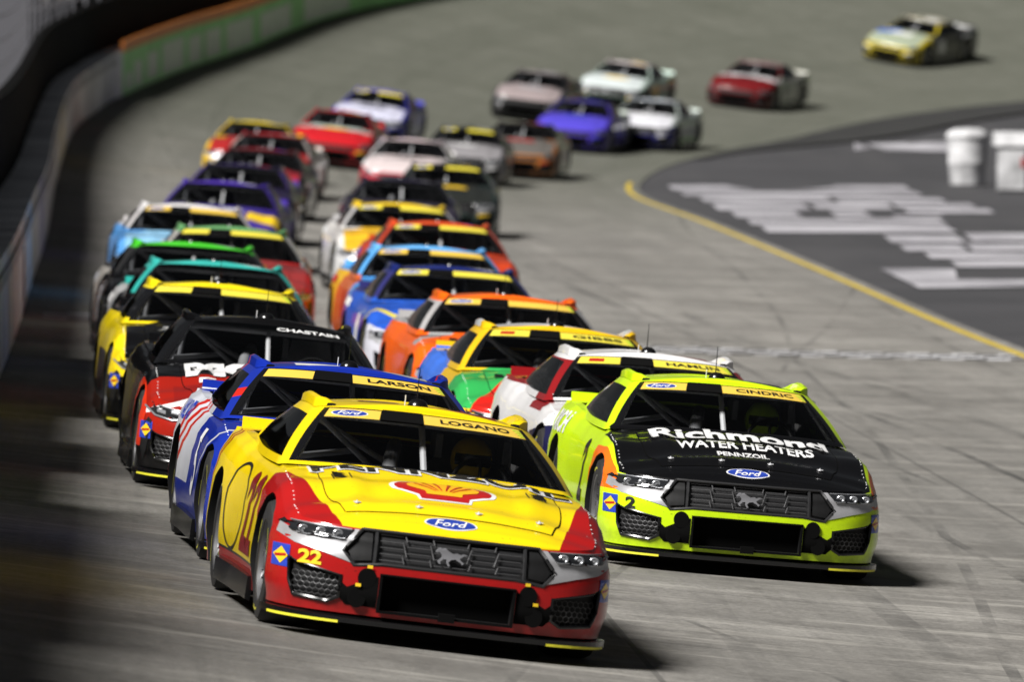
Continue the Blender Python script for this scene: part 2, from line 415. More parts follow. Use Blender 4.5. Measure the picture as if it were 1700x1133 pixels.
# white lettering strokes on the pit apron (pixel outlines dropped onto the asphalt)
def drop(u, v, bvh, dz):
    h = bvh.ray_cast(Vector((0, 0, CAM_H)), ray(u, v)); p = h[0] if h[0] else Vector((0,0,CAM_H)) + ray(u, v) * ((CAM_H + .85) / -ray(u, v).z)
    return p + Vector((0, 0, dz))
def bar(x0, x1, y0, y1, sl=0.55):        # a leaning stroke: left end slides right towards the camera
    d = (y1 - y0)*2.2*sl; return [(x0, y0), (x1, y0), (x1 + d*1.4, y1), (x0 + d, y1)]
STROKES = [bar(1108, 1500, 309, 317), bar(1128, 1520, 319, 326), bar(1160, 1370, 328, 336), bar(1385, 1560, 330, 337), bar(1180, 1330, 339, 350), bar(1345, 1470, 339, 348), bar(1482, 1610, 339, 346), bar(1500, 1640, 348, 355),
           bar(1212, 1318, 352, 362), bar(1376, 1432, 351, 363), bar(1480, 1560, 358, 363), bar(1238, 1558, 365, 374), bar(1262, 1570, 376, 387), bar(1466, 1585, 392, 405), bar(1600, 1720, 389, 402),
           bar(1492, 1590, 408, 419), bar(1602, 1730, 406, 418), bar(1534, 1740, 421, 431), bar(1577, 1740, 434, 445), [(1461, 448), (1585, 448), (1590, 466), (1740, 466), (1740, 478), (1526, 480)],
           [(1318, 233), (1420, 250), (1450, 246), (1420, 239)], [(1440, 240), (1575, 236), (1575, 252), (1470, 250)]]
for k, poly in enumerate(STROKES):
    vs = [drop(u, v, AB, .02) for u, v in poly]
    o = link('painted_letter', MB().add(vs, [tuple(range(len(vs)))[::-1]]).mesh('painted_letter', [LETTERW], recalc=True)); tag(o, kind='structure')

# ------------------------------------------------------------------ outside wall, boards, fence, stand
CONC = simple('wall_paint', (0.70, 0.70, 0.71), 0.6, var=0.45, vscale=0.5)
WPANEL = simple('wall_white', (0.85, 0.85, 0.83), 0.5, var=0.2, vscale=1.5)
BOARDG = simple('board_green', (0.36, 0.86, 0.28), 0.5, var=0.15, vscale=1)
BOARDO = simple('board_orange', (0.85, 0.27, 0.05), 0.5, var=0.1, vscale=1)
BOARDW = simple('board_pale', (0.80, 0.92, 0.74), 0.5, var=0.1, vscale=2)
WALL_H = 1.12
def onormal(i):
    a, b_ = Vector(SO[max(0, i-1)]), Vector(SO[min(NL, i+1)]); t_ = (b_ - a); t_.z = 0; t_.normalize()
    return Vector((-t_.y, t_.x, 0))            # points away from the track
def wall_run(mb, i0, i1, off0, off1, z0, z1, mi=0):
    prof = [(off0, z0), (off0, z1), (off1, z1), (off1, z0)]
    rows = [[Vector(SO[i]) + onormal(i)*a + Vector((0, 0, b_)) for a, b_ in prof] for i in range(i0, i1+1)]
    mb.grid(rows, mi, False, True)
    mb.add(rows[0], [(0, 1, 2, 3)], mi); mb.add(rows[-1], [(3, 2, 1, 0)], mi)
i_b0 = min(range(NL+1), key=lambda i: abs(SO[i][1] - 235)); i_b1 = min(range(NL+1), key=lambda i: (Vector(SO[i]) - Vector((-4.4, 282, 3.5))).length)
m = MB(); wall_run(m, 0, NL, 0.0, 0.5, -0.6, WALL_H)
wall = tag(link('retaining_wall', m.mesh('retaining_wall', [CONC], recalc=True)), 'long grey concrete retaining wall curving along the outside of the track', 'wall')
rail = MB(); wall_run(rail, 0, i_b0 - 1, -0.035, 0.0 - 0.003, 0.86, 0.98); link('rail', rail.mesh('rail', [simple('rail_grey', (0.33,0.33,0.34), .5)], recalc=True), wall)
for a in (33, 52, 69, 86, 97, 108):           # lighter panels fixed to the wall face
    k0 = min(i_b0 - 6, a); q = MB(); wall_run(q, k0, k0 + 3, -0.02, -0.004, 0.12, 0.84); link('panel', q.mesh('panel', [WPANEL], recalc=True), wall)
q = MB(); wall_run(q, i_b0 - 2, i_b0, -0.04, -0.004, -0.05, WALL_H + .02); link('end_post', q.mesh('end_post', [WPANEL], recalc=True), wall)
brd = empty('advertising_board', SO[i_b0], label='green advertising board with orange top stripe on the curved outside wall', cat='board')
step = 8
for k in range(i_b0, NL - 8, step):
    q = MB(); wall_run(q, k, min(k + step, NL), -0.06, -0.004, 0.0, WALL_H - .02); p_ = link('board_panel', q.mesh('board_panel', [BOARDG], recalc=True), None)
    p_.parent = brd; p_.matrix_parent_inverse = Matrix.Translation(-Vector(SO[i_b0]))
    q = MB(); wall_run(q, k, min(k + step, NL), -0.065, -0.004, WALL_H - .015, WALL_H + .26); p_ = link('top_stripe', q.mesh('top_stripe', [BOARDO], recalc=True), None)
    p_.parent = brd; p_.matrix_parent_inverse = Matrix.Translation(-Vector(SO[i_b0]))
def on_board(k, z, off): return Vector(SO[k]) + onormal(k)*off + Vector((0, 0, z))
for k, (a, b_, z0, z1) in enumerate(((.4,1.4,.12,.55),(1.8,2.9,.12,.75),(3.6,5.0,.15,.82),(5.6,8.4,.10,.92),(9.0,11.0,.12,.85),(11.6,13.6,.12,.88),(14.2,16.6,.10,.9),(17.2,19.5,.12,.86),(20.4,23,.1,.9))):
    q = MB(); ks = [i_b0 + a*1.9, i_b0 + b_*1.9]; rws = []
    for s_ in range(5):
        kk = ks[0] + (ks[1]-ks[0])*s_/4; ki = int(kk); f = kk - ki
        lo = on_board(ki, z0, -.072).lerp(on_board(ki+1, z0, -.072), f); hi = on_board(ki, z1, -.072).lerp(on_board(ki+1, z1, -.072), f)
        rws.append([lo, hi])
    q.grid(rws, 0, False); p_ = link('letter_block', q.mesh('letter_block', [BOARDW])); p_.parent = brd; p_.matrix_parent_inverse = Matrix.Translation(-Vector(SO[i_b0]))
# black barrier under the catch fence, then posts, cables and mesh
fence = empty('catch_fence', SO[0], label='tall grey steel catch fence standing behind the outside wall', cat='fence')
FI = Matrix.Translation(-Vector(SO[0]))
def fpart(name, me):
    o = link(name, me); o.parent = fence; o.matrix_parent_inverse = FI; return o
rb = random.Random(5)
for k in range(0, NL, 2):
    hh = 2.35 if SO[k][1] > 92 else rb.choice((2.9, 2.9, 2.9, 2.35, 2.9, 2.6))  # unseen near panels: heights shaped to widen the wall shadow and let light stripes through
    q = MB(); wall_run(q, k, k + 2, 0.55, 0.75, 0.0, hh); fpart('barrier_panel', q.mesh('barrier_panel', [DEEP], recalc=True))
POSTM = simple('post_steel', (0.14, 0.14, 0.155), 0.5, 0.3); postme = None
pm = MB(); pm.box((-.035, -.035, 0), (.035, .035, 4.2)); pm.tube([(0, 0, 4.15), (.10, 0, 4.6), (.45, 0, 5.0)], .03, 8); postme = pm.mesh('post', [POSTM])
d_ = 0.0; nxt = 0.0
for i in range(1, NL):
    d_ += (Vector(SO[i]) - Vector(SO[i-1])).length
    if d_ >= nxt and d_ > 78:
        nxt = d_ + 3.0; n_ = onormal(i); o = fpart('post', postme)
        o.matrix_basis = Matrix.Translation(Vector(SO[i]) + n_*0.9) @ Matrix.Rotation(math.atan2(-n_.y, -n_.x), 4, 'Z')
for z in [2.2 + .42*k for k in range(6)]:
    q = MB(); q.tube([Vector(SO[i]) + onormal(i)*.84 + Vector((0, 0, z)) for i in range(42, NL+1, 3)], .014, 5, cap=False); fpart('cable', q.mesh('cable', [POSTM]))
# the stand behind
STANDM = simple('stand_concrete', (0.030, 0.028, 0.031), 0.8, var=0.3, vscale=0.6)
q = MB(); NR = 16
prof = [(4.0, -3.0), (4.0, 1.6)]
for r_ in range(NR): prof += [(4.8 + r_*.85, 1.6 + r_*.42), (4.8 + r_*.85, 2.02 + r_*.42)]
prof += [(5.2 + NR*.85, 2.02 + (NR-1)*.42), (5.2 + NR*.85, -3.0)]
rws = [[Vector(SO[i]) + onormal(i)*a + Vector((0, 0, b_)) for a, b_ in prof] for i in range(0, NL+1, 3)]
q.grid(rws, 0, False, False)
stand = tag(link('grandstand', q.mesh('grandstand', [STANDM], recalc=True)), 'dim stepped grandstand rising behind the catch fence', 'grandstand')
cw = MB(); cm = [simple('crowd_a', (0.16, .15, .16), .8), simple('crowd_b', (0.05, .05, .06), .8), simple('crowd_c', (0.30, .29, .28), .8), simple('crowd_d', (0.16, .09, .05), .8), simple('crowd_skin', (0.30, .18, .13), .7)]
rc = random.Random(3)
for r_ in range(NR):
    for i in range(34, NL - 4):
        for f in (0.0, 0.5):
            if SO[i][1] < 70 or rc.random() < .30: continue
            p = (Vector(SO[i]).lerp(Vector(SO[i+1]), f)) + onormal(i)*(4.75 + r_*.85) + Vector((rc.uniform(-.1,.1), rc.uniform(-.1,.1), 1.6 + r_*.42))
            mi = rc.choice((0, 0, 1, 1, 2, 3)); h_ = rc.uniform(.78, 1.0); sw = rc.uniform(.19, .26)
            cw.add([p + Vector(v) for v in ((-sw*.7,-.12,0),(sw*.7,-.12,0),(sw*.7,.12,0),(-sw*.7,.12,0),(-sw,-.1,h_*.68),(sw,-.1,h_*.68),(sw,.1,h_*.68),(-sw,.1,h_*.68),(0,0,h_*.76))],
                   [(0,1,5,4),(1,2,6,5),(2,3,7,6),(3,0,4,7),(4,5,8),(5,6,8),(6,7,8),(7,4,8)], mi)
            c_ = p + Vector((0, 0, h_*.87)); rr_ = .115
            cw.add([c_ + Vector(v)*rr_ for v in ((1,0,0),(-1,0,0),(0,1,0),(0,-1,0),(0,0,1.2),(0,0,-1.2))], [(0,2,4),(2,1,4),(1,3,4),(3,0,4),(2,0,5),(1,2,5),(3,1,5),(0,3,5)], 4, True)
crowd = tag(link('crowd', cw.mesh('crowd', cm)), 'dim crowd of seated spectators in the grandstand', 'crowd', kind='stuff')

# ------------------------------------------------------------------ infield crash drums
def drum(u, v, s, label):
    p = drop(u, v, AB, 0.0)
    e = empty('crash_drum', p, label=label, cat='barrel', group='white crash drums on the infield')
    q = MB().lathe([(0.0, .36*s), (.03*s, .42*s), (.5*s, .46*s), (.53*s, .475*s), (.57*s, .475*s), (.6*s, .465*s), (1.12*s, .50*s), (1.16*s, .50*s)], 32, 'Z', mi=0)
    link('barrel_body', q.mesh('barrel_body', [WPLASTIC]), e)
    q = MB().lathe([(1.165*s, .53*s), (1.22*s, .53*s), (1.30*s, .48*s), (1.38*s, .30*s), (1.40*s, .0)], 32, 'Z', mi=0)
    link('lid', q.mesh('lid', [WPLASTIC]), e)
    return e
WPLASTIC = simple('white_plastic', (0.50, 0.50, 0.51), 0.4, var=0.4, vscale=2.2)
drum(1606, 308, 1.0, 'white round crash drum on the dark infield, left of the boxy one')
pb = drop(1690, 322, AB, 0.0)
e = empty('sign_box', pb, label='white capped barrier box with a small sign panel at the right edge of the infield', cat='box')
q = MB().box((-.45, -.1, 0), (1.2, 1.3, 1.12)); link('box_body', q.mesh('box_body', [simple('box_grey', (0.06,.06,.065), .6)]), e)
q = MB(); rws = []
for k in range(13):
    a = math.pi*k/12; rws.append([(-.55 + .0*k, .6 - .75*math.cos(a), 1.125 + .33*math.sin(a)), (1.3, .6 - .75*math.cos(a), 1.125 + .33*math.sin(a))])
q.grid(rws, 0, True); q.add([r_[0] for r_ in rws], [tuple(range(13))]); q.add([r_[1] for r_ in rws], [tuple(range(13))[::-1]])
link('cap', q.mesh('cap', [WPLASTIC], recalc=True), e)
q = MB().box((-.50, -.13, .10), (.16, -.104, 1.04)); link('sign_panel', q.mesh('sign_panel', [WPLASTIC]), e)
q = MB().box((.07, -.14, .62), (.15, -.132, .86)); link('red_mark', q.mesh('red_mark', [REDF]), e)

# ================================================================== the stock car
# car coordinates: x to the car's left (right in the picture), y from nose to tail, z up, origin on the ground under the nose
AX_F, AX_R, WZ, WR = 0.93, 3.72, 0.350, 0.352
OUT = [(0, 0), (.30, .008), (.55, .038), (.76, .115), (.895, .25), (.968, .46), (.992, .70), (1.0, .95), (.995, 1.30), (.988, 1.7), (.985, 2.3),
       (.990, 2.9), (1.004, 3.4), (1.012, 3.75), (1.0, 4.2), (.955, 4.6), (.90, 4.79), (.70, 4.86), (.35, 4.878), (0, 4.88)]
ZSH = [(0, .635), (.26, .650), (.45, .70), (.95, .835), (1.35, .865), (1.7, .872), (2.5, .885), (3.0, .90), (3.4, .935), (3.75, .955), (4.3, .96), (4.9, .945)]
CROWN = [(0, .005), (.1, .010), (.2, .050), (.3, .078), (.45, .082), (.7, .056), (.95, .030), (1.36, .058), (1.6, .05), (4.0, .02), (4.9, .01)]
INS = [(0, .035), (.3, 0), (.6, .008), (.8, .035), (.93, .085), (1, .15)]
INF = [(0, .035), (.25, 0), (.62, .008), (.85, .035), (1, .085)]
ZB = 0.150
oc = resample(OUT, 120)
def plan_n(i):
    a, b = oc[max(0, i-1)], oc[min(len(oc)-1, i+1)]
    tx, ty = b[0]-a[0], b[1]-a[1]
    if i == 0: tx, ty = 1, 0
    if i == len(oc)-1: tx, ty = -1, 0
    l = math.hypot(tx, ty); return (-ty/l, tx/l)     # inward
VL = [0, .06, .14, .24, .34, .44, .54, .64, .72, .80, .86, .91, .95, .98, 1.0]
def shell(i, v):
    x, y = oc[i]; n = plan_n(i)
    zs = interp(ZSH, y); wf = max(sstep(.75, .15, y) if y < 1 else 0, sstep(4.6, 4.85, y))
    d = interp(INS, v)*(1-wf) + interp(INF, v)*wf
    if 1.35 < y < 3.3:                                  # waisted door
        d += .006*math.sin(math.pi*(y-1.35)/1.95)*math.sin(math.pi*min(1, v*1.1))
    return Vector((x + n[0]*d if 0 < i < len(oc)-1 else 0, y + n[1]*d, ZB + v*(zs-ZB)))
NCOL = 28
def top_z(x, xs, y, zs):
    s = abs(x)/xs if xs > 1e-4 else 0
    z = zs + interp(CROWN, y)*(1 - s**2.4)
    k = sstep(.25, .7, y)*sstep(1.5, 1.2, y)
    z += .016*k*math.exp(-((s-.60)/.07)**2) - .008*k*math.exp(-((s-.80)/.06)**2)     # hood crease, fender valley
    if y < 1.45: z += .012*k*sstep(.50, .25, s)                                       # raised centre
    return z
def build_body():
    mb = MB(); n = len(oc)
    for sgn in (1, -1):
        rows = [[Vector((p.x*sgn, p.y, p.z)) for p in (shell(i, v) for v in VL)] for i in range(n)]
        mb.grid(rows, 0, True, flip=(sgn == 1))
    for lev in (0, 1):
        rows = []
        for i in range(n):
            p = shell(i, lev); row = []
            for j in range(NCOL+1):
                x = p.x*(2*j/NCOL-1); z = p.z
                if lev:
                    z = top_z(x, p.x, p.y, p.z) if 0 < j < NCOL else p.z
                    if 1.66 < p.y < 3.95 and abs(x) < .755: z = .48
                row.append(Vector((x, p.y, z)))
            rows.append(row)
        mb.grid(rows, 0, True, flip=(lev == 0))
    b = bmesh.new(); me = mb.mesh('tmp', [BLACK], 0); b.from_mesh(me)
    bmesh.ops.remove_doubles(b, verts=b.verts, dist=2e-4); bmesh.ops.dissolve_degenerate(b, edges=b.edges, dist=1e-4)
    bmesh.ops.recalc_face_normals(b, faces=b.faces)
    for f in b.faces:
        c = f.calc_center_median()
        if f.normal.z > .2 and c.z > .4 and abs(c.x) < .77 and 1.43 + .25*(c.x/.8)**2 < c.y < 4.02: f.material_index = 1
        if f.normal.z < -.7 and c.z < .2: f.material_index = 1
        if abs(c.x) < .76 and 1.6 < c.y < 4.0 and c.z > .45: f.material_index = 1
        if abs(c.x) < .88 and 1.5 < c.y < 4.02 and c.z < .875 and (f.normal.x*c.x < -.05 or abs(f.normal.y) > .6) and c.z > .2: f.material_index = 1
    b.to_mesh(me); b.free()
    me.materials.append(BLACK); ob = link('tmp_body', me)
    cut = MB()
    def prism(poly, y0, y1):
        k = len(poly); cut.add([(x, y0, z) for x, z in poly] + [(x, y1, z) for x, z in poly],
                [tuple(range(k)), tuple(range(2*k-1, k-1, -1))] + [(q, q+k, (q+1) % k + k, (q+1) % k)[::-1] for q in range(k)], 1)
    for ya in (AX_F, AX_R):
        for s in (1, -1):
            k = 40; c1 = [(s*.60, ya + .398*math.cos(2*math.pi*q/k), WZ - .01 + .398*math.sin(2*math.pi*q/k)) for q in range(k)]
            c2 = [(s*1.3, p[1], p[2]) for p in c1]
            cut.add(c1 + c2, [tuple(range(k)), tuple(range(2*k-1, k-1, -1))] + [(q, (q+1) % k, (q+1) % k + k, q+k) for q in range(k)], 1)
    prism([(-.37, .19), (.37, .19), (.37, .385), (-.37, .385)], -.3, .30)
    prism(GR_POLY, -.3, .17)
    for s in (1, -1): prism([(x*s, z) for x, z in DUCT], -.3, .46)
    cme = cut.mesh('cut', [BLACK, BLACK], 0, recalc=True); co = link('tmp_cut', cme)
    md = ob.modifiers.new('b', 'BOOLEAN'); md.object = co; md.operation = 'DIFFERENCE'; md.solver = 'EXACT'
    dg = bpy.context.evaluated_depsgraph_get()
    res = bpy.data.meshes.new_from_object(ob.evaluated_get(dg)); res.name = 'body'
    for o in (ob, co): bpy.data.objects.remove(o)
    res.polygons.foreach_set('use_smooth', [True]*len(res.polygons)); res.set_sharp_from_angle(angle=R(32)); res.update()
    return res
GR_POLY = [(-.50, .628), (-.605, .50), (-.535, .425), (-.38, .445), (.38, .445), (.535, .425), (.605, .50), (.50, .628)]
DUCT = [(.60, .36), (.60, .235), (.66, .205), (.845, .22), (.875, .30), (.885, .43), (.84, .40)]
BODY = build_body()
def build_hood():
    mb = MB(); idx = [i for i in range(len(oc)) if .30 <= shell(i, 1).y <= 1.345]; rows = []
    for ii, i in enumerate(idx):
        p = shell(i, 1); row = []; half = .80 - .10*sstep(.75, .30, p.y)
        for j in range(29):
            f = (2*j/28-1)*half; x = p.x*f
            row.append(Vector((x, p.y, top_z(x, p.x, p.y, p.z) + .0055)))
        row = [row[0] - Vector((0, 0, .008))] + row + [row[-1] - Vector((0, 0, .008))]; rows.append(row)
    rows = [[p - Vector((0, 0, .008)) for p in rows[0]]] + rows + [[p - Vector((0, 0, .008)) for p in rows[-1]]]
    mb.grid(rows, 0, True); return mb.mesh('hood', [BLACK], 32)
HOOD = build_hood()
# ---- greenhouse
BW = [(0, 1.36, .915), (.35, 1.385, .912), (.62, 1.46, .900), (.82, 1.585, .885)]; RW = [(0, 2.10, 1.243), (.30, 2.115, 1.238), (.50, 2.16, 1.226), (.575, 2.20, 1.216)]
BA = [BW[-1], (.862, 1.68, .872)]; RA = [RW[-1], (.635, 2.29, 1.20)]
BS = [BA[-1], (.872, 2.2, .872), (.868, 2.8, .88), (.845, 3.35, .905), (.835, 3.5, .915)]; RS = [RA[-1], (.65, 2.6, 1.212), (.645, 2.95, 1.205), (.635, 3.08, 1.198), (.63, 3.14, 1.195)]
BC = [BS[-1], (.80, 3.8, .935), (.70, 4.04, .95)]; RC = [RS[-1], (.58, 3.25, 1.20), (.50, 3.29, 1.207)]
BB = [BC[-1], (.4, 4.11, .955), (0, 4.13, .957)]; RB = [RC[-1], (.25, 3.315, 1.222), (0, 3.32, 1.226)]
secs = []; belt = []; roof = []
for nm, a, b, n in (('w', BW, RW, 20), ('a', BA, RA, 2), ('s', BS, RS, 12), ('c', BC, RC, 4), ('b', BB, RB, 10)):
    pa, pb_ = resample(a, n), resample(b, n)
    if belt: pa, pb_ = pa[1:], pb_[1:]
    belt += pa; roof += pb_; secs += [nm]*n
GV = [0, .05, .075, .13, .25, .4, .55, .7, .79, .87, .93, .955, .98, 1.0]
def gpt(i, v, sgn=1):
    a, b = Vector(belt[i]), Vector(roof[i]); p = a.lerp(b, v)
    nm = secs[min(i, len(secs)-1)]; k = math.sin(math.pi*v)
    if nm == 'w': p += Vector((0, -.010, .016))*k
    elif nm in 'sac': p += Vector((.016, 0, .006))*k
    return Vector((p.x*sgn, p.y, p.z))
def ws_pt(s, v, off=0.0):
    t = abs(s)*20; i = min(19, int(t)); f = t - i; sg = -1 if s < 0 else 1
    p = gpt(i, v, sg).lerp(gpt(i+1, v, sg), f)
    return p + Vector((.25*s, -.40, .88)).normalized()*off
def build_green():
    pm, wm, sm_, bm_ = MB(), MB(), {1: MB(), -1: MB()}, MB()
    n = len(belt)
    for sgn in (1, -1):
        P = [[gpt(i, v, sgn) for v in GV] for i in range(n)]
        for i in range(n-1):
            first = {'w': 0, 's': 22, 'b': 38}; nm = secs[i]
            for j in range(len(GV)-1):
                lo, hi = GV[j], GV[j+1]; tgt, mi = pm, 0
                if nm == 'w' and lo >= .05 and hi <= .98: tgt = wm; mi = 1 if (i == 19 or lo < .075 or hi > .955) else 0
                if nm == 's' and lo >= .13 and hi <= .87: tgt = sm_[sgn]
                if nm == 'b' and lo >= .13 and hi <= .93 and i < n: tgt = bm_
                q = [P[i][j], P[i+1][j], P[i+1][j+1], P[i][j+1]]
                tgt.add(q, [(0, 1, 2, 3) if sgn == 1 else (3, 2, 1, 0)], mi, True)
    rows = []
    for i in range(n):
        e = gpt(i, 1); row = []
        for j in range(17):
            f = 2*j/16-1; row.append(Vector((e.x*f, e.y, e.z + (.050 if .0 < e.x else 0)*(1-abs(f)**2.2)*sstep(.0, .5, e.x))))
        rows.append(row)
    pm.grid(rows, 0, True)
    out = []
    for m_, nm in ((pm, 'roof_panel'), (wm, 'windshield'), (sm_[1], 'side_window'), (sm_[-1], 'side_window'), (bm_, 'rear_window')):
        me = m_.mesh(nm, {'roof_panel': [BLACK], 'windshield': [WS_GLASS, GLOSSBLACK], 'side_window': [SIDE_GLASS], 'rear_window': [WS_GLASS]}[nm], 0)
        b = bmesh.new(); b.from_mesh(me); bmesh.ops.remove_doubles(b, verts=b.verts, dist=3e-4); bmesh.ops.dissolve_degenerate(b, edges=b.edges, dist=1e-4)
        bmesh.ops.recalc_face_normals(b, faces=b.faces)
        if sum(f.normal.z for f in b.faces) < 0: bmesh.ops.reverse_faces(b, faces=b.faces)
        b.to_mesh(me); b.free(); me.set_sharp_from_angle(angle=R(40)); out.append(me)
    return out
ROOF, WSM, SWL, SWR, RWM = build_green()
def mesh_geo(*ms):
    vs, fs = [], []
    for me in ms:
        o = len(vs); vs += [v.co[:] for v in me.vertices]; fs += [tuple(i+o for i in p.vertices) for p in me.polygons]
    return vs, fs
BV_ALL = BVHTree.FromPolygons(*mesh_geo(BODY, HOOD, ROOF, SWL, SWR, WSM, RWM))
BV_BODY = BVHTree.FromPolygons(*mesh_geo(BODY, HOOD))
def m_nose(a, b, off):
    h = BV_BODY.ray_cast(Vector((a, -3, b)), Vector((0, 1, 0)))
    if not h[0] or h[0].y > 1.2: return None
    n = h[1] if h[1].y < 0 else -h[1]; return h[0] + n*off
def nose_fn(a, b, off):                       # analytic nose, ignores the cut openings
    best = None
    x = abs(a)
    lo, hi = 0, 40
    zt = b
    for i in range(0, 44):
        y0, y1 = oc[i], oc[i+1]
        zs = interp(ZSH, (y0[1]+y1[1])/2); v = max(0, min(1, (zt-ZB)/(zs-ZB)))
        p, q = shell(i, v), shell(i+1, v)
        if p.x <= x <= q.x or (i == 43):
            f = (x-p.x)/max(1e-6, q.x-p.x); r = p.lerp(q, max(0, min(1, f)))
            nx, ny = plan_n(i); n = Vector((-nx*(1 if a >= 0 else -1), -ny, 0.05)).normalized()
            return Vector((a, r.y, b)) + n*off
def m_top(a, b, off):
    h = BV_ALL.ray_cast(Vector((a, b, 3)), Vector((0, 0, -1)))
    if not h[0]: return None
    n = h[1] if h[1].z > 0 else -h[1]; return h[0] + n*off
def m_hood(a, b, off):
    h = BV_BODY.ray_cast(Vector((a, b, 3)), Vector((0, 0, -1)))
    if not h[0] or h[0].z < .6: return None
    n = h[1] if h[1].z > 0 else -h[1]; return h[0] + n*off
def m_side(sgn):
    def f(a, b, off):                         # a = y along the car, b = z
        h = BV_ALL.ray_cast(Vector((3*sgn, a, b)), Vector((-sgn, 0, 0)))
        if not h[0] or abs(h[0].x) < .5: return Vector((sgn*.98, a, b))
        n = h[1] if h[1].x*sgn > 0 else -h[1]; return h[0] + n*off
    return f
def m_ws(a, b, off): return ws_pt(a, b, off)
# ---- flat artwork -> mesh on a surface
_txt = {}
def text_geo(s, bold=.018, shear=0.0):
    k = (s, bold, shear)
    if k not in _txt:
        cu = bpy.data.curves.new('t', 'FONT'); cu.body = s; cu.size = 1; cu.offset = bold; cu.shear = shear; cu.align_x = 'CENTER'; cu.resolution_u = 3
        o = bpy.data.objects.new('t', cu); COL.objects.link(o); bpy.context.view_layer.update()
        me = o.evaluated_get(bpy.context.evaluated_depsgraph_get()).to_mesh()
        vs = [(v.co.x, v.co.y) for v in me.vertices]; fs = [tuple(p.vertices) for p in me.polygons]
        bpy.data.objects.remove(o)
        x0, x1 = min(v[0] for v in vs), max(v[0] for v in vs); y0, y1 = min(v[1] for v in vs), max(v[1] for v in vs)
        _txt[k] = ([((x-(x0+x1)/2)/(x1-x0), (y-(y0+y1)/2)/(y1-y0)) for x, y in vs], fs)
    return _txt[k]
def poly_geo(pts):
    tr = tessellate_polygon([[Vector((x, y, 0)) for x, y in pts]])
    return list(pts), [tuple(t) for t in tr]
def xf(g, cx, cy, w=1, h=1, rot=0.0, arc=0.0, shear=0.0):
    """scale to w x h, turn, place; arc bends the ends down"""
    c, s = math.cos(rot), math.sin(rot); out = []
    for x, y in g[0]:
        X, Y = x*w, y*h; X += shear*Y; Y -= arc*(2*x)**2
        out.append((cx + X*c - Y*s, cy + X*s + Y*c))
    return out, g[1]
def decal_mesh(name, geo, fn, off, mat, maxlen=.035):
    b = bmesh.new(); vs = [b.verts.new((x, y, 0)) for x, y in geo[0]]
    for f in geo[1]:
        try: b.faces.new([vs[i] for i in f])
        except ValueError: pass
    bmesh.ops.triangulate(b, faces=b.faces)
    for _ in range(8):
        e = [q for q in b.edges if q.calc_length() > maxlen]
        if not e: break
        bmesh.ops.subdivide_edges(b, edges=e, cuts=1); bmesh.ops.triangulate(b, faces=[f for f in b.faces if len(f.verts) > 3])
    dead = []
    for v in b.verts:
        p = fn(v.co.x, v.co.y, off)
        if p is None: dead.append(v)
        else: v.co = p
    if dead: bmesh.ops.delete(b, geom=dead, context='VERTS')
    me = bpy.data.meshes.new(name); b.to_mesh(me); b.free(); me.materials.append(mat); return me
def ellipse(n=40): return poly_geo([(.5*math.cos(2*math.pi*k/n), .5*math.sin(2*math.pi*k/n)) for k in range(n)])
RECT = poly_geo([(-.5, -.5), (.5, -.5), (.5, .5), (-.5, .5)])

# ---- shared car parts
def build_wheel():
    t = MB().lathe([(-.15, .235), (-.153, .29), (-.142, .332), (-.11, .349), (-.05, .353), (.05, .353), (.11, .349), (.142, .332), (.153, .29), (.15, .235)], 56)
    for a0 in (.3, 2.4, 4.5):
        rows = [[(.1545, r*math.cos(a0 + q*.1), r*math.sin(a0 + q*.1)) for r in (.272, .286)] for q in range(7)]
        t.grid(rows, 1, False, flip=True)
    tyre = t.mesh('tyre', [RUBBER, TYREYEL], 30)
    r = MB().lathe([(-.15, .236), (.10, .226), (.148, .232), (.150, .240), (.144, .224), (.09, .214), (.05, .21), (.05, 0)], 48, mi=0)
    r.m = [1 if .143 < sum(r.v[i][0] for i in f)/len(f) else 0 for f in r.f]
    for k in range(10):
        a = 2*math.pi*k/10; Mx = Matrix.Rotation(a, 4, 'X')
        for da in (-.10, .10):
            A = [Vector((.095, .05, da*.25 - .012)), Vector((.095, .05, da*.25 + .012)), Vector((.125, .222, da*.22*2 + .012)), Vector((.125, .222, da*.22*2 - .012))]
            B = [p - Vector((.03, 0, 0)) for p in A]
            r.add([Mx @ p for p in A+B], [(0, 1, 2, 3), (4, 7, 6, 5), (0, 4, 5, 1), (1, 5, 6, 2), (2, 6, 7, 3), (3, 7, 4, 0)], 1)
    r.lathe([(.06, .07), (.12, .065), (.135, .045), (.135, 0)], 24, mi=0)
    return tyre, r.mesh('wheel', [RIM, RIMLIP], 30, recalc=True)
TYRE, WHEEL = build_wheel()
def build_splitter():
    mb = MB(); rows = []
    idx = [i for i in range(len(oc)) if oc[i][1] < .56]
    for sgn, order in ((-1, idx[::-1]), (1, idx[1:])):
        for i in order:
            x, y = oc[i]; n = plan_n(i); p = Vector(((x - n[0]*.004)*sgn, y - n[1]*.004, 0)); q = Vector(((x + n[0]*.14)*sgn, y + n[1]*.14, 0))
            if i == 0: p.x = q.x = 0
            up = .012*sstep(.5, .98, abs(p.x))
            rows.append([p + Vector((0, 0, .098)), p + Vector((0, 0, .126 + up)), q + Vector((0, 0, .155)), q + Vector((0, 0, .098))])
    mb.grid(rows, 0, False, True)
    return mb.mesh('splitter', [GLOSSBLACK], 0, recalc=True), rows
SPLIT, _sr = build_splitter()
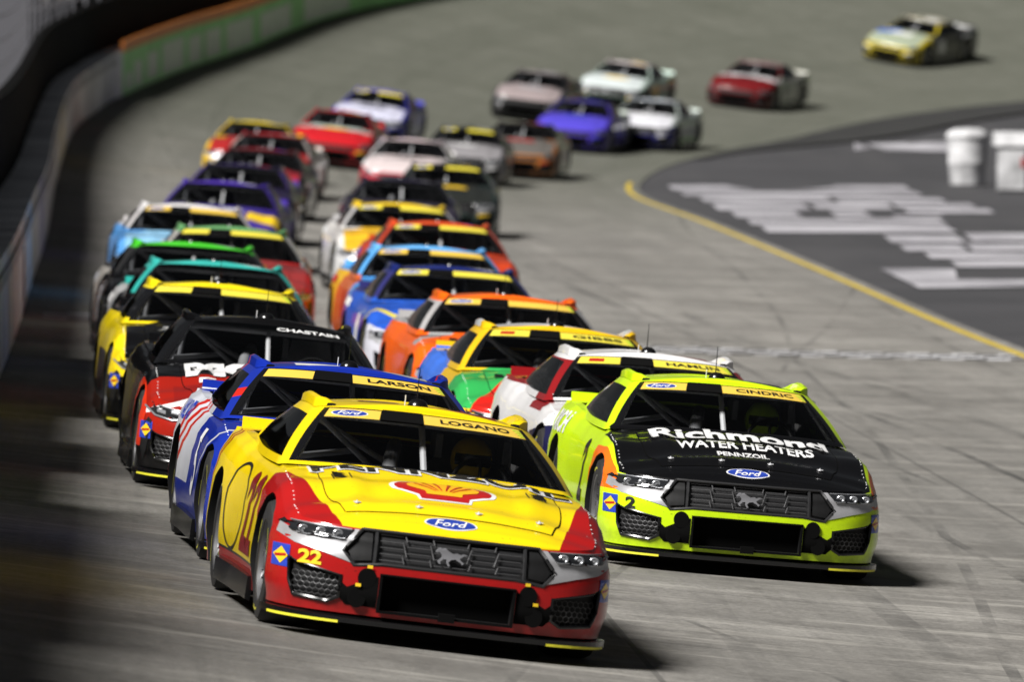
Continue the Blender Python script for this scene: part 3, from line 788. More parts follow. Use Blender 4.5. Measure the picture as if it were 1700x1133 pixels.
def build_skid(sgn):
    mb = MB(); rws = []
    for r_ in _sr:
        p = Vector(r_[0])
        if .56 < p.x*sgn < .99 and p.y < .42: rws.append([p + Vector((0, -.006, -.003)), p + Vector((0, -.006, .011)), p + Vector((-.05*sgn, .06, .011)), p + Vector((-.05*sgn, .06, -.003))])
    mb.grid(rws, 0, False, True); return mb.mesh('skid_strip', [SKIDYEL], 0, recalc=True)
SKID = {1: build_skid(1), -1: build_skid(-1)}
def build_skirt(sgn):
    mb = MB(); rws = []
    for k in range(13):
        y = 1.36 + k*(3.30-1.36)/12; x = .985 + .012*sstep(2.5, 3.3, y)
        rws.append([(sgn*(x-.02), y, .085), (sgn*(x+.008), y, .095), (sgn*(x+.004), y, .225), (sgn*(x-.05), y, .235)])
    mb.grid(rws, 0, False, True); mb.add(rws[0], [(0, 1, 2, 3)]); mb.add(rws[-1], [(3, 2, 1, 0)])
    return mb.mesh('side_skirt', [GLOSSBLACK], 0, recalc=True)
SKIRT = {1: build_skirt(1), -1: build_skirt(-1)}
def build_spoiler():
    mb = MB(); rws = []
    for k in range(21):
        s = 2*k/20-1; x = .80*s; y = 4.74 - .04*s*s
        rws.append([(x, y, .915), (x, y + .04, 1.012), (x, y + .05, 1.008), (x, y + .02, .915)])
    mb.grid(rws, 0, False, True); mb.add(rws[0], [(0, 1, 2, 3)]); mb.add(rws[-1], [(3, 2, 1, 0)])
    for s in (-.4, 0, .4): mb.box((s-.008, 4.775, .93), (s+.008, 4.82, .99))
    return mb.mesh('spoiler', [BLACK], 0, recalc=True)
SPOILER = build_spoiler()
def build_rail(sgn):
    mb = MB(); rws = []; i0 = 20; pts = [gpt(i, 1, sgn) for i in range(20, 38)]
    for k, p in enumerate(pts):
        u = k/(len(pts)-1); h = .054*sstep(-.04, .10, u)*sstep(1.0, .55, u) + .003; w_ = .030
        c = p - Vector((sgn*.035, 0, -.010))
        rws.append([c + Vector((-w_, 0, -.006)), c + Vector((-w_*.8, 0, h*.8)), c + Vector((0, 0, h)), c + Vector((w_*.8, 0, h*.8)), c + Vector((w_, 0, -.012))])
    mb.grid(rws, 0, True, False); mb.add(rws[0], [(0, 1, 2, 3, 4)], 0, True); mb.add(rws[-1], [(4, 3, 2, 1, 0)], 0, True)
    return mb.mesh('roof_rail', [BLACK], 50, recalc=True)
RAIL = {1: build_rail(1), -1: build_rail(-1)}
def surfpoly(mb, poly, off, mi, fn=nose_fn, maxlen=.03):
    me = decal_mesh('t', poly_geo(poly), fn, off, BLACK, maxlen)
    mb.add([v.co[:] for v in me.vertices], [tuple(p.vertices) for p in me.polygons], mi, True); bpy.data.meshes.remove(me)
def nose_bar(mb, pts, wd, off, mi):
    """thin raised bar along (x,z) points on the nose"""
    q = []
    for (a, b), (c, d) in zip(pts, pts[1:]):
        k = max(1, int(math.hypot(c-a, d-b)/.03))
        q += [(a + (c-a)*i/k, b + (d-b)*i/k) for i in range(k)]
    q.append(pts[-1]); mb.tube([nose_fn(a, b, off) for a, b in q], wd, 6, mi)
# Ford-type nose pieces
def build_ford():
    g = MB()
    surfpoly(g, [(x*.985, z) for x, z in GR_POLY], -.040, 0)
    for k, z in enumerate((.470, .505, .540, .575, .610)):
        for (x0, x1) in ((-.40, -.27), (-.25, -.115), (-.095, .095), (.115, .25), (.27, .40)):
            dz = .016 if (abs(x0 + x1) > .3 and abs(x0 + x1) < .6) else 0
            if z + dz < .622: nose_bar(g, [(x0, z + dz), (x1, z + dz)], .0032, -.020, 1)
    for s in (-1, 1):
        for x in (.105, .26):
            for k in range(4): nose_bar(g, [(s*x - .012*s*(k % 2), .462 + k*.04), (s*x + .012*s*(1 - k % 2) - .0*s, .50 + k*.04)], .0045, -.020, 1)
        nose_bar(g, [(s*.425, .445), (s*.42, .625)], .012, -.014, 0)
        surfpoly(g, [(s*.445, .612), (s*.495, .612), (s*.575, .500), (s*.545, .450), (s*.445, .462)], -.016, 2)
    fr = GR_POLY + [GR_POLY[0]]; nose_bar(g, fr, .011, -.004, 0)
    grille = g.mesh('grille', [GRILLE, GRILLELINE, BLACK], 30)
    HORSE = [(-.50,.16),(-.42,.30),(-.36,.34),(-.30,.30),(-.20,.34),(-.10,.22),(.05,.12),(.18,.16),(.28,.10),(.36,.16),(.52,.10),(.40,.08),(.33,.0),(.26,-.06),(.30,-.16),(.40,-.26),(.34,-.34),(.30,-.25),(.20,-.18),
             (.14,-.12),(.0,-.16),(-.08,-.28),(-.02,-.44),(-.08,-.46),(-.15,-.28),(-.14,-.16),(-.24,-.16),(-.34,-.30),(-.30,-.38),(-.36,-.38),(-.42,-.26),(-.30,-.08),(-.30,.06),(-.38,.14),(-.46,.10)]
    horse = decal_mesh('emblem', xf(poly_geo(HORSE), 0, .535, .185, .125), nose_fn, .006, EMBLEM, .03)
    lamps = {}; trims = {}; ducts = {}
    for s in (-1, 1):
        l = MB(); S = lambda ps: [(x*s, z) for x, z in ps]
        surfpoly(l, S([(.545, .620), (.80, .626), (.905, .632), (.932, .610), (.87, .570), (.72, .555), (.60, .562)]), .012, 0)
        nose_bar(l, S([(.56, .617), (.75, .622), (.90, .628)]), .0045, .013, 1)
        for x in (.635, .725, .815):
            l.lathe([(-.012, .030), (.0, .030), (.006, .022), (.0, .015), (0.004, 0)], 16, 'Z', mi=1)
            Mx = Matrix.Translation(nose_fn(s*x, .588, .015)) @ Matrix.Rotation(R(90), 4, 'X'); k = 5*16
            for q in range(len(l.v)-k, len(l.v)): v = Vector(l.v[q]); v.z *= -1; l.v[q] = tuple(Mx @ Vector((v.x, v.y*.8, -v.z)))
            nose_bar(l, S([(x-.04, .566), (x-.018, .562), (x+.034, .567)]), .003, .014, 1)
        lamps[s] = l.mesh('headlight', [LAMPDARK, LAMPLIGHT], 40)
        t_ = MB(); surfpoly(t_, S([(.50, .622), (.545, .622), (.60, .566), (.72, .558), (.86, .571), (.93, .608), (.945, .550), (.86, .508), (.72, .480), (.535, .432), (.61, .50)]), .004, 0)
        trims[s] = t_.mesh('headlight_trim', [SILVER], 40)
        d = MB(); surfpoly(d, S(DUCT), -.035, 0)
        for r_ in range(6):
            for c_ in range(9):
                cx, cz = .615 + c_*.034 + (.017 if r_ % 2 else 0), .225 + r_*.029
                if cx > .86 or cz > .36 or (cx < .64 and cz < .25): continue
                h = [(cx + .0185*math.cos(R(30+60*q)), cz + .0185*math.sin(R(30+60*q))) for q in range(7)]
                nose_bar(d, S(h), .0016, -.020, 1)
        nose_bar(d, S([(.60, .365), (.60, .24), (.66, .206), (.845, .222)]), .012, -.002, 2)
        nose_bar(d, S([(.845, .222), (.875, .30), (.885, .43)]), .010, -.002, 2)
        nose_bar(d, S([(.60, .36), (.84, .405), (.885, .43)]), .006, -.002, 2)
        ducts[s] = d.mesh('brake_duct', [BLACK, GRILLELINE, GLOSSBLACK], 30)
    return grille, horse, lamps, trims, ducts
GRL, HORSE, LAMPS, TRIMS, DUCTS = build_ford()
def build_lower():
    q = MB(); q.box((-.385, -.004, .175), (.385, .03, .19)); q.box((-.385, -.004, .385), (.385, .02, .395))
    q.box((-.385, .0, .19), (-.37, .03, .385)); q.box((.37, .0, .19), (.385, .03, .385)); q.box((-.372, .10, .188), (.372, .11, .387))
    q.box((-.035, -.02, .165), (.055, .02, .212))
    for s in (-1, 1):       # tow-eye and duct covers
        for x, z, r in ((.455, .36, .052), (.50, .245, .050)):
            c = nose_fn(s*x, z, .006); n = 24
            ring = [c + Vector((r*math.cos(2*math.pi*k/n), -.002 + .06*(r*math.cos(2*math.pi*k/n))*s, r*1.1*math.sin(2*math.pi*k/n))) for k in range(n)]
            q.add(ring + [p + Vector((0, .03, 0)) for p in ring], [tuple(range(n))[::-1]] + [(k, (k+1) % n, (k+1) % n + n, k+n) for k in range(n)])
        surfpoly(q, [(s*.39, .375), (s*.44, .36), (s*.56, .30), (s*.60, .33), (s*.60, .24), (s*.56, .20), (s*.46, .20), (s*.39, .20)], .003, 0)
    return q.mesh('lower_grille', [DEEP], 30, recalc=True)
LOWER = build_lower()
def build_chevy():
    g = MB(); surfpoly(g, [(-.62, .50), (-.60, .55), (.60, .55), (.62, .50), (.50, .47), (-.50, .47)], .003, 0)
    surfpoly(g, [(-.55, .43), (.55, .43), (.50, .40), (-.50, .40)], .003, 0)
    grille = g.mesh('grille', [BLACK], 30); lamps, trims = {}, {}
    for s in (-1, 1):
        S = lambda ps: [(x*s, z) for x, z in ps]; l = MB()
        surfpoly(l, S([(.64, .53), (.66, .585), (.80, .605), (.915, .64), (.93, .60), (.86, .545), (.74, .52)]), .006, 0)
        nose_bar(l, S([(.645, .53), (.74, .515), (.86, .54), (.93, .60)]), .007, .008, 1); nose_bar(l, S([(.66, .585), (.80, .605), (.915, .64)]), .005, .008, 1)
        for x in (.72, .82):
            surfpoly(l, S([(x-.03, .555), (x+.03, .565), (x+.03, .59), (x-.03, .58)]), .009, 1)
        lamps[s] = l.mesh('headlight', [LAMPDARK, LAMPLIGHT], 40)
        t_ = MB(); surfpoly(t_, S([(.885, .50), (.93, .54), (.945, .30), (.92, .18), (.905, .30)]), .004, 0); trims[s] = t_.mesh('duct_trim', [BLACK], 40)
    return grille, lamps, trims
C_GRL, C_LAMPS, C_TRIMS = build_chevy()
def build_cage():
    q = MB(); T = lambda *p: q.tube(p, .019, 8)
    for s in (-1, 1):
        T((s*.78, 1.66, .50), (s*.77, 1.70, .88), (s*.60, 2.22, 1.17), (s*.60, 2.9, 1.17), (s*.66, 3.02, .5))
        T((s*.60, 2.9, 1.16), (s*.60, 3.75, .72)); T((s*.75, 1.8, .74), (s*.70, 2.9, .74)); T((s*.75, 1.8, .62), (s*.70, 2.9, .62))
    T((-.60, 2.22, 1.17), (.60, 2.22, 1.17)); T((-.62, 2.95, 1.16), (.62, 2.95, 1.16)); T((-.66, 3.0, .78), (.66, 3.0, .78))
    T((-.60, 2.9, 1.15), (.62, 3.02, .55)); T((.0, 1.75, .86), (.0, 2.22, 1.17)); T((-.77, 1.72, .86), (.77, 1.72, .86))
    T((-.60, 2.6, 1.17), (-.10, 2.95, .80)); T((-.72, 2.0, .92), (-.30, 2.95, .95))
    return q.mesh('roll_cage', [STEEL], 40)
CAGE = build_cage()
def build_seat():
    q = MB(); c = .36
    def shellgrid(pts, wd): q.grid([[(c + wd*s_*wv, y - .05*abs(s_)**2, z) for s_ in (-1, -.8, -.4, 0, .4, .8, 1)] for (y, z, wv) in pts], 0, True)
    shellgrid([(2.25, .52, 1), (2.62, .50, 1), (2.78, .62, 1.05), (2.86, .90, 1.15), (2.88, 1.0, .7), (2.88, 1.12, .6)], .24)
    for s in (-1, 1): q.box((c + s*.20 - .02, 2.60, .98), (c + s*.20 + .02, 2.90, 1.12)); q.box((c + s*.27 - .02, 2.55, .62), (c + s*.27 + .02, 2.88, .86))
    # boxes and the hose bundle on the passenger side
    q.box((-.55, 2.5, .48), (-.15, 3.0, .80)); q.tube([(-.20, 1.9, .70), (-.16, 2.2, .95), (-.10, 2.6, 1.02), (-.05, 2.9, .9)], .045, 10)
    return q.mesh('seat', [SEATM], 40)
SEAT = build_seat()
def build_dash():
    q = MB(); q.box((-.74, 1.62, .70), (.74, 1.80, .855)); q.box((.18, 1.80, .72), (.56, 1.86, .90)); q.box((-.10, 1.80, .60), (.05, 2.1, .84))
    return q.mesh('dashboard', [BLACK], 0)
DASH = build_dash()
def build_steer():
    q = MB(); n = 28; Mx = Matrix.Translation((.36, 2.08, .86)) @ Matrix.Rotation(R(65), 4, 'X')
    q.tube([Mx @ Vector((.165*math.cos(2*math.pi*k/n), .165*math.sin(2*math.pi*k/n), 0)) for k in range(n+1)], .014, 8, cap=False)
    for k in (0, 1, 2): a = R(90+120*k); q.tube([Mx @ Vector((.16*math.cos(a), .16*math.sin(a), 0)), Mx @ Vector((0, 0, -.02))], .010, 6)
    q.tube([Mx @ Vector((0, 0, -.01)), Mx @ Vector((0, 0, -.26))], .02, 8)
    return q.mesh('steering_wheel', [BLACK], 40)
STEER = build_steer()
def build_net():
    q = MB()
    for k in range(8): y = 2.25 + k*.10; q.box((.80 - .004, y, .90), (.80 + .004, y + .022, 1.0), M=None)
    for k in range(7): z = .88 + k*.045; x = .85 - (z-.88)*.62; q.box((x-.006, 2.1 + (z-.88)*.5, z), (x+.0, 3.0 - (z-.88)*.2, z+.018))
    return q.mesh('window_net', [NETM], 0)
NET = build_net()
def build_ant():
    q = MB().lathe([(0, .062), (.018, .062), (.045, .050), (.060, .025), (.063, 0)], 18, 'Z', (0, 0, 0))
    w_ = MB().tube([(.0, .10, 0), (.0, .10, .24)], [.005, .002], 5); r_ = MB().tube([(-.075, .02, 0), (-.075, .02, .075)], .003, 5)
    return q.mesh('camera_dome', [GLOSSBLACK], 40), w_.mesh('antenna', [GLOSSBLACK], 40), r_.mesh('antenna', [WHITE], 40)
ANT = build_ant()
def build_banner():
    def strip(s0, s1, v0, v1, off, n):
        q = MB().grid([[ws_pt(s0 + (s1-s0)*k/n, v, off) for v in (v0, (v0+v1)/2, v1)] for k in range(n+1)], 0, True); return q
    a = strip(-.935, -.43, .785, .950, .003, 14); b = strip(-.03, .935, .785, .950, .003, 24); a.add(b.v, b.f, 0, True)
    q = strip(-.42, -.04, .762, .955, .013, 10); e = strip(-.42, -.04, .762, .955, .002, 10); q.add(e.v, e.f)
    for k in (0, 30): q.add([q.v[k], q.v[k+2], q.v[33+k+2], q.v[33+k]], [(0, 1, 2, 3)])
    q.add([q.v[0], q.v[30], q.v[63], q.v[33]], [(0, 1, 2, 3)]); q.add([q.v[2], q.v[32], q.v[65], q.v[35]], [(0, 1, 2, 3)])
    w_ = strip(.865, .925, .805, .93, .005, 3); stp = MB()
    for k in range(4): g_ = strip(.875 - .01*k, .93 - .0*k, .80 + k*.035, .815 + k*.035, .0055, 3); stp.add(g_.v, g_.f)
    return a.mesh('windshield_banner', [BANNER], 0), q.mesh('visor_box', [DEEP], 0, recalc=True), stp.mesh('banner_stripes', [LIME], 0)
BAN, VISOR, BSTR = build_banner()
def build_pins():
    out = []
    for x, y in ((-.52, .42), (-.17, .40), (.17, .40), (.52, .42)):
        p = m_top(x, y, .001); q = MB().lathe([(0, .014), (.006, .013), (.008, .006), (.016, .004), (.017, 0)], 12, 'Z', p[:]); q.box((p.x-.02, p.y-.004, p.z+.004), (p.x+.022, p.y+.004, p.z+.010))
        out.append(q.mesh('hood_pin', [STEEL], 40))
    return out
PINS = build_pins()
def build_vent():
    out = []
    for s in (-1, 1):
        q = MB(); p0 = m_top(s*.56, .92, .0); p1 = m_top(s*.56, 1.10, .0)
        for k in range(6):
            p = m_top(s*.56, .92 + k*.035, .003); q.box((p.x-.05, p.y-.005, p.z-.004), (p.x+.05, p.y+.005, p.z+.004))
        for d in (-.05, .05): q.tube([m_top(s*.56 + d, .91, 0), m_top(s*.56 + d, 1.10, 0)], .004, 5)
        out.append(q.mesh('hood_vent', [BLACK], 0))
    return out
VENT = build_vent()

def build_seams():
    out = []
    idx = [i for i in range(len(oc)) if .30 <= shell(i, 1).y <= 1.345]
    for s in (-1, 1):
        pts = []
        for i in idx:
            p = shell(i, 1); h = .80 - .10*sstep(.75, .30, p.y); x = p.x*h; pts.append(Vector((s*(x + .004), p.y, top_z(x, p.x, p.y, p.z) + .003)))
        out.append(MB().tube(pts, .0028, 5).mesh('panel_seam', [DEEP], 0))
        # rivet row along the fender edge
        for k in range(14):
            i = idx[0] + 1 + int(k*(len(idx)-3)/13); p = shell(i, .985); n_ = Vector((p.x*s, p.y, p.z + .001))
            q = MB().lathe([(0, .006), (.003, .005), (.004, 0)], 8, 'Z', n_[:]); out.append(q.mesh('rivet', [WHITE], 0))
    p = shell(idx[0], 1); x = p.x*.70
    out.append(MB().tube([Vector((x*(2*k/20-1), p.y - .002, top_z(x*(2*k/20-1), p.x, p.y, p.z) + .003)) for k in range(21)], .0028, 5).mesh('panel_seam', [DEEP], 0))
    return out
SEAMS = build_seams()
# decal sheets shared by several cars
def fb(name, geo, fn, off, mat, ml=.035): return decal_mesh(name, geo, fn, off, mat, ml)
def badge(fn, cx, cy, w_, h_):
    """the oval maker badge: white rim, blue field, script"""
    return [fb('badge_rim', xf(ellipse(), cx, cy, w_*1.04, h_*1.10), fn, .0035, WHITE, .05), fb('badge_field', xf(ellipse(), cx, cy, w_*.97, h_*.97), fn, .005, FORDBLUE, .05),
            fb('badge_script', xf(text_geo('Ford', .012, .35), cx, cy, w_*.66, h_*.62), fn, .0065, WHITE, .05)]
def m_wsm(a, b, off): return ws_pt(a/.60, .868 + b/.80, off)       # metres on the windshield top
B_HOOD = badge(m_top, 0, .225, .29, .125)
B_WS = badge(m_wsm, -.43, 0, .20, .085)
def name_mesh(s, mat=INK): return fb('driver_name', xf(text_geo(s, .03), .275, 0, .40 if len(s) < 8 else .46, .062), m_wsm, .0055, mat, .03)

def paint_spec(name, base, hood=None, nose=None, roof=None, pil=None, rear=None, low=None, side=None, deck=None, extra=()):
    L = []
    if side: L.append((side, [('a', 1, 0, 0, .80), ('a', 0, 1, 0, 1.25), ('a', 0, -1, 0, -3.3)]))
    if rear: L.append((rear, [('a', 0, 1, .45, 3.45)]))
    if low: L.append((low, [('a', 0, 0, -1, -.34)]))
    if nose: L.append((nose, [('a', 0, -1, 0, -.70), ('a', 0, .10, -1, -.62)]))
    if hood: L.append((hood, [('a', 0, -1, 0, -1.47), ('a', 0, -.12, 1, .585), ('a', -1, -.02, 0, -.86)]))
    if pil: L.append((pil, [('a', 0, 0, 1, .93), ('a', 0, 1, -.1, 1.45)]))
    if roof: L.append((roof, [('a', 0, 0, 1, 1.185), ('a', 0, 1, 0, 2.05)]))
    return paint(name, base, L + list(extra))

CARS = []; LOG = []
HOODART = [poly_geo([(-.5, -.3), (.1, -.5), (.5, -.1), (.3, .4), (-.2, .5)]), poly_geo([(-.5, -.5), (.5, -.5), (.35, .1), (.5, .5), (-.4, .5), (-.3, 0)]), ellipse(24), poly_geo([(-.5, -.4), (.5, -.15), (.5, .4), (-.5, .2)])]
_arts = {}
def art(kind, mat):
    k = (kind, mat.name)
    if k not in _arts:
        g = HOODART[kind]
        _arts[k] = [fb('hood_logo', xf(g, 0, .95, .80, .30), m_hood, .004, mat, .06), fb('nose_logo', xf(HOODART[3], -.70, .42, .20, .07), nose_fn, .006, mat, .05), fb('nose_logo', xf(HOODART[3], .70, .42, .20, .07), nose_fn, .006, mat, .05),
                    fb('door_logo', xf(g, 1.95, .58, .55, .36), m_side(-1), .005, mat, .08), fb('door_logo', xf(g, 1.95, .58, .55, .36), m_side(1), .005, mat, .08),
                    fb('roof_logo', xf(RECT, .22, 2.60, .42, .30), m_top, .004, mat, .08), fb('quarter_logo', xf(HOODART[3], 3.75, .82, .6, .14), m_side(-1), .005, mat, .08), fb('quarter_logo', xf(HOODART[3], 3.75, .82, .6, .14), m_side(1), .005, mat, .08)]
    return _arts[k]
_ai = [0]
def make_car(u, v, label, mat, yaw=None, dyaw=0.0, kind='ford', banner=BANNER, name=None, decals=(), detail=2, dist=None, group='stock cars racing down the track'):
    """(u, v): photo pixel of the middle of the windshield's top edge; the car stands on the track surface under it"""
    h = UPB.ray_cast(Vector((0, 0, CAM_H)), ray(u, v)); p = h[0]
    if p is None: raise RuntimeError('no track under ' + label)
    t_ = tangent_at(p)
    psi = math.atan2(-t_.x, t_.y) + R(dyaw) if yaw is None else R(yaw)
    rear_dir = Vector((-math.sin(psi), math.cos(psi), 0))
    c = p - Vector((0, 0, 1.2)); g0, n0 = ground(c.x, c.y); c = p - n0*1.2; g0, n0 = ground(c.x, c.y)
    for _ in range(2):
        yv = (rear_dir - n0*rear_dir.dot(n0)).normalized()
        org = g0 - yv*2.10 + n0*0.0
        # stand on four wheel contact points
        xv = yv.cross(n0)
        W_ = {}
        for s in (-1, 1):
            for ya in (AX_F, AX_R):
                q = org + xv*s*.83 + yv*ya; W_[(s, ya)] = ground(q.x, q.y)[0]
        f = (W_[(1, AX_F)] + W_[(-1, AX_F)])/2; r = (W_[(1, AX_R)] + W_[(-1, AX_R)])/2
        yv = (r - f).normalized(); xv = ((W_[(1, AX_F)] - W_[(-1, AX_F)]) + (W_[(1, AX_R)] - W_[(-1, AX_R)])).normalized()
        n0 = xv.cross(yv).normalized(); xv = yv.cross(n0)
        org = f - yv*AX_F
    M = Matrix(((xv.x, yv.x, n0.x, org.x), (xv.y, yv.y, n0.y, org.y), (xv.z, yv.z, n0.z, org.z), (0, 0, 0, 1)))
    e = empty('stock_car', label=label, cat='race car', group=group); e.matrix_world = M; e.matrix_basis = M
    LOG.append((label[:60], org[:], math.degrees(psi)))
    def part(nm, me, paintit=False, parent=e, MM=None):
        o = link(nm, me, parent, MM)
        if paintit: o.material_slots[0].link = 'OBJECT'; o.material_slots[0].material = mat
        return o
    body = part('body', BODY, True); hood = part('hood', HOOD, True); rp = part('roof_panel', ROOF, True)
    ws = part('windshield', WSM); part('side_window', SWL); part('side_window', SWR); part('rear_window', RWM)
    part('spoiler', SPOILER, True); part('splitter', SPLIT)
    for s in (-1, 1):
        part('roof_rail', RAIL[s], True, rp); part('side_skirt', SKIRT[s]); part('brake_duct', DUCTS[s])
        if detail > 1: part('skid_strip', SKID[s])
        part('headlight', (LAMPS if kind == 'ford' else C_LAMPS)[s])
        part('headlight_trim' if kind == 'ford' else 'duct_trim', (TRIMS if kind == 'ford' else C_TRIMS)[s])
        for ya in (AX_F, AX_R):
            w_ = part('wheel', WHEEL, MM=Matrix.Translation((s*.815, ya, WZ)) @ (Matrix.Rotation(math.pi if s < 0 else 0, 4, 'Z')) @ Matrix.Rotation(random.uniform(0, 6), 4, 'X'))
            part('tyre', TYRE, parent=w_)
    g = part('grille', GRL if kind == 'ford' else C_GRL)
    if kind == 'ford': part('emblem', HORSE, parent=g)
    else: part('grille_panel', C_BLANK, True)
    part('lower_grille', LOWER); part('dashboard', DASH)
    if banner:
        b = part('windshield_banner', BAN, parent=ws); b.material_slots[0].link = 'OBJECT'; b.material_slots[0].material = banner
        part('visor_box', VISOR, parent=ws)
        if detail > 1: part('banner_stripes', BSTR, parent=ws)
    part('roll_cage', CAGE); part('seat', SEAT)
    for am_ in ANT[:3 if detail > 1 else 1]: part(am_.name.split('.')[0], am_, parent=rp, MM=Matrix.Translation(m_top(-.02, 2.36, 0)))
    if detail > 1:
        part('steering_wheel', STEER); part('window_net', NET); [part('hood_vent', vm_, parent=hood) for vm_ in VENT]
        for pm_ in PINS: part('hood_pin', pm_, parent=hood)
        for sm in SEAMS: part(sm.name.split('.')[0], sm, parent=hood if 'seam' in sm.name else body)
    if kind == 'ford' and detail > 0:
        if detail > 1:
            for me in B_HOOD: part(me.name.split('.')[0], me)
        if banner:
            for me in B_WS: part(me.name.split('.')[0], me, parent=ws)
    if name: part('driver_name', name_mesh(name, INK if banner else WHITE), parent=ws)
    if detail == 1:
        k = _ai[0]; _ai[0] += 1
        decals = list(decals) + art(k % 3, (WHITE, GREYF, YELLOWF, INK, WHITE, REDF, BLUEF)[k % 7])
    for me in decals: part(me.name.split('.')[0], me)
    CARS.append(e); return e
_cb = MB(); surfpoly(_cb, [(x*1.02, z) for x, z in GR_POLY], -.003, 0); C_BLANK = _cb.mesh('grille_panel', [BLACK], 30)

# ------------------------------------------------------------------ liveries and places on the track
Y22 = (0.82, 0.60, 0.006); RED22 = (0.36, 0.010, 0.010)
P22 = paint('paint_yellow_red', Y22, [
    (RED22, [('a', 0, -1, 0, -1.05), ('a', 0, .12, -1, -.615)]),
    (RED22, [('a', 1, -.22, 0, .585), ('a', 0, -1, 0, -1.46), ('a', 0, -.8, 1, -.45)]),
    (RED22, [('a', 0, 0, -1, -.285), ('a', 0, 1, 0, 1.2)]),
    (INK.node_tree.nodes['Principled BSDF'].inputs[0].default_value[:3], [('a', 0, 0, -1, -.300), ('a', 0, 0, 1, .285), ('a', 0, 1, 0, 1.3), ('a', 0, -1, 0, -3.4)]),
    (RED22, [('a', 0, 1, .9, 4.75), ('a', 0, -1, -.9, -4.83), ('a', 0, 0, 1, .5)]),
    (RED22, [('a', 0, 1, .9, 4.90), ('a', 0, -1, -.9, -4.98), ('a', 0, 0, 1, .5)])])
SHELLY = simple('shell_yellow', (0.85, 0.40, 0.012), 0.4, coat=.3)
PECT_O = [(math.cos(R(a))*.5, math.sin(R(a))*.42 + .02) for a in range(-22, 203, 6)] + [(-.26, -.30), (-.24, -.46), (.24, -.46), (.26, -.30)]
def pecten(cx, cy, w_, h_):
    o = [fb('logo_rim', xf(poly_geo(PECT_O), cx, cy, w_*1.10, h_*1.14), m_top, .003, WHITE, .04), fb('logo_edge', xf(poly_geo(PECT_O), cx, cy, w_, h_), m_top, .0045, REDF, .04),
         fb('logo_shell', xf(poly_geo(PECT_O), cx, cy + h_*.035, w_*.74, h_*.68), m_top, .008, SHELLY, .04)]
    vs, fs = [], []
    for k, a in enumerate((28, 52, 76, 104, 128, 152)):
        c, s = math.cos(R(a)), math.sin(R(a)); x1, y1 = c*.36, s*.31; x0, y0 = c*.10, -.22 + s*.06; dx, dy = -s*.022, c*.022; o_ = len(vs)
        vs += [(x0 + dx*.3, y0 + dy*.3), (x0 - dx*.3, y0 - dy*.3), (x1 - dx, y1 - dy), (x1 + dx, y1 + dy)]; fs.append((o_, o_+1, o_+2, o_+3))
    o.append(fb('logo_ribs', xf((vs, fs), cx, cy + h_*.02, w_*.92, h_*.92), m_top, .011, REDF, .04)); return o
def hood_text(s, cx, cy, w_, h_, mat, nm='hood_lettering', bold=.03, arc=0.0, off=.005): return fb(nm, xf(text_geo(s, bold), cx, cy, w_, h_, arc=arc), m_hood, off, mat, .022)
def side_text(s, sgn, cy, cz, w_, h_, mat, bold=.03, off=.005, shear=0.0):
    g = text_geo(s, bold); return fb('door_number', ([(cy + sgn*x*w_, cz + y*h_) for x, y in g[0]], g[1]), m_side(sgn), off, mat, .04)
def nose_text(s, cx, cz, w_, h_, mat): return fb('bumper_number', xf(text_geo(s, .04), cx, cz, w_, h_), nose_fn, .005, mat, .03)
def sunoco(sgn):
    f = nose_fn; x, z = sgn*.935, .415
    def f2(a, b, off): return m_side(sgn)(a, b, off)
    x = sgn*.918; z = .425
    return [fb('fuel_sticker', xf(RECT, x, z, .078, .125), f, .004, BLUEF, .02), fb('sticker_diamond', xf(poly_geo([(-.5, 0), (0, -.5), (.5, 0), (0, .5)]), x, z, .066, .095), f, .0065, YELLOWF, .02),
            fb('sticker_arrow', xf(RECT, x, z, .05, .014, rot=.2), f, .009, REDF, .02)]
STK = sunoco(-1) + sunoco(1)
def ring(cy, cz, w_, h_, sgn, k=.93):
    n = 40; vs = [(cy + .5*w_*math.cos(2*math.pi*q/n), cz + .5*h_*math.sin(2*math.pi*q/n)) for q in range(n)] + [(cy + .5*w_*k*math.cos(2*math.pi*q/n), cz + .5*h_*k*math.sin(2*math.pi*q/n)) for q in range(n)]
    return fb('side_ring', (vs, [(q, (q+1) % n, (q+1) % n + n, q+n) for q in range(n)]), m_side(sgn), .004, INK, .05)
def roof_rect(x0, x1, y0, y1, mat): return fb('roof_patch', xf(RECT, (x0+x1)/2, (y0+y1)/2, x1-x0, y1-y0), m_top, .004, mat, .05)
tick = [fb('nose_tick', xf(RECT, x, z, .030, .018), nose_fn, .016, YELLOWF, .03) for x, z in ((-.445, .425), (.445, .425), (-.50, .318), (.50, .318))]
D22 = [hood_text('PENNZOIL', .03, 1.28, 1.52, .25, WHITE, bold=.085, off=.006), hood_text('PENNZOIL', .03, 1.28, 1.49, .215, INK, bold=.03, off=.011)] + pecten(0.0, .80, .56, .38)
D22 += [nose_text('22', -.775, .440, .125, .078, YELLOWF), side_text('22', -1, 1.80, .565, .74, .47, DARKRED), side_text('22', 1, 1.80, .565, .74, .47, DARKRED), ring(2.72, .56, 1.0, .52, -1), ring(2.72, .56, 1.0, .52, 1),
        roof_rect(.06, .46, 2.40, 2.72, DARKRED), roof_rect(-.34, -.10, 2.62, 2.78, DARKRED)] + STK + tick
c22 = make_car(705, 703, 'yellow and red number 22 car leading, nearest the camera', P22, yaw=6.9, name='LOGANO', decals=D22)

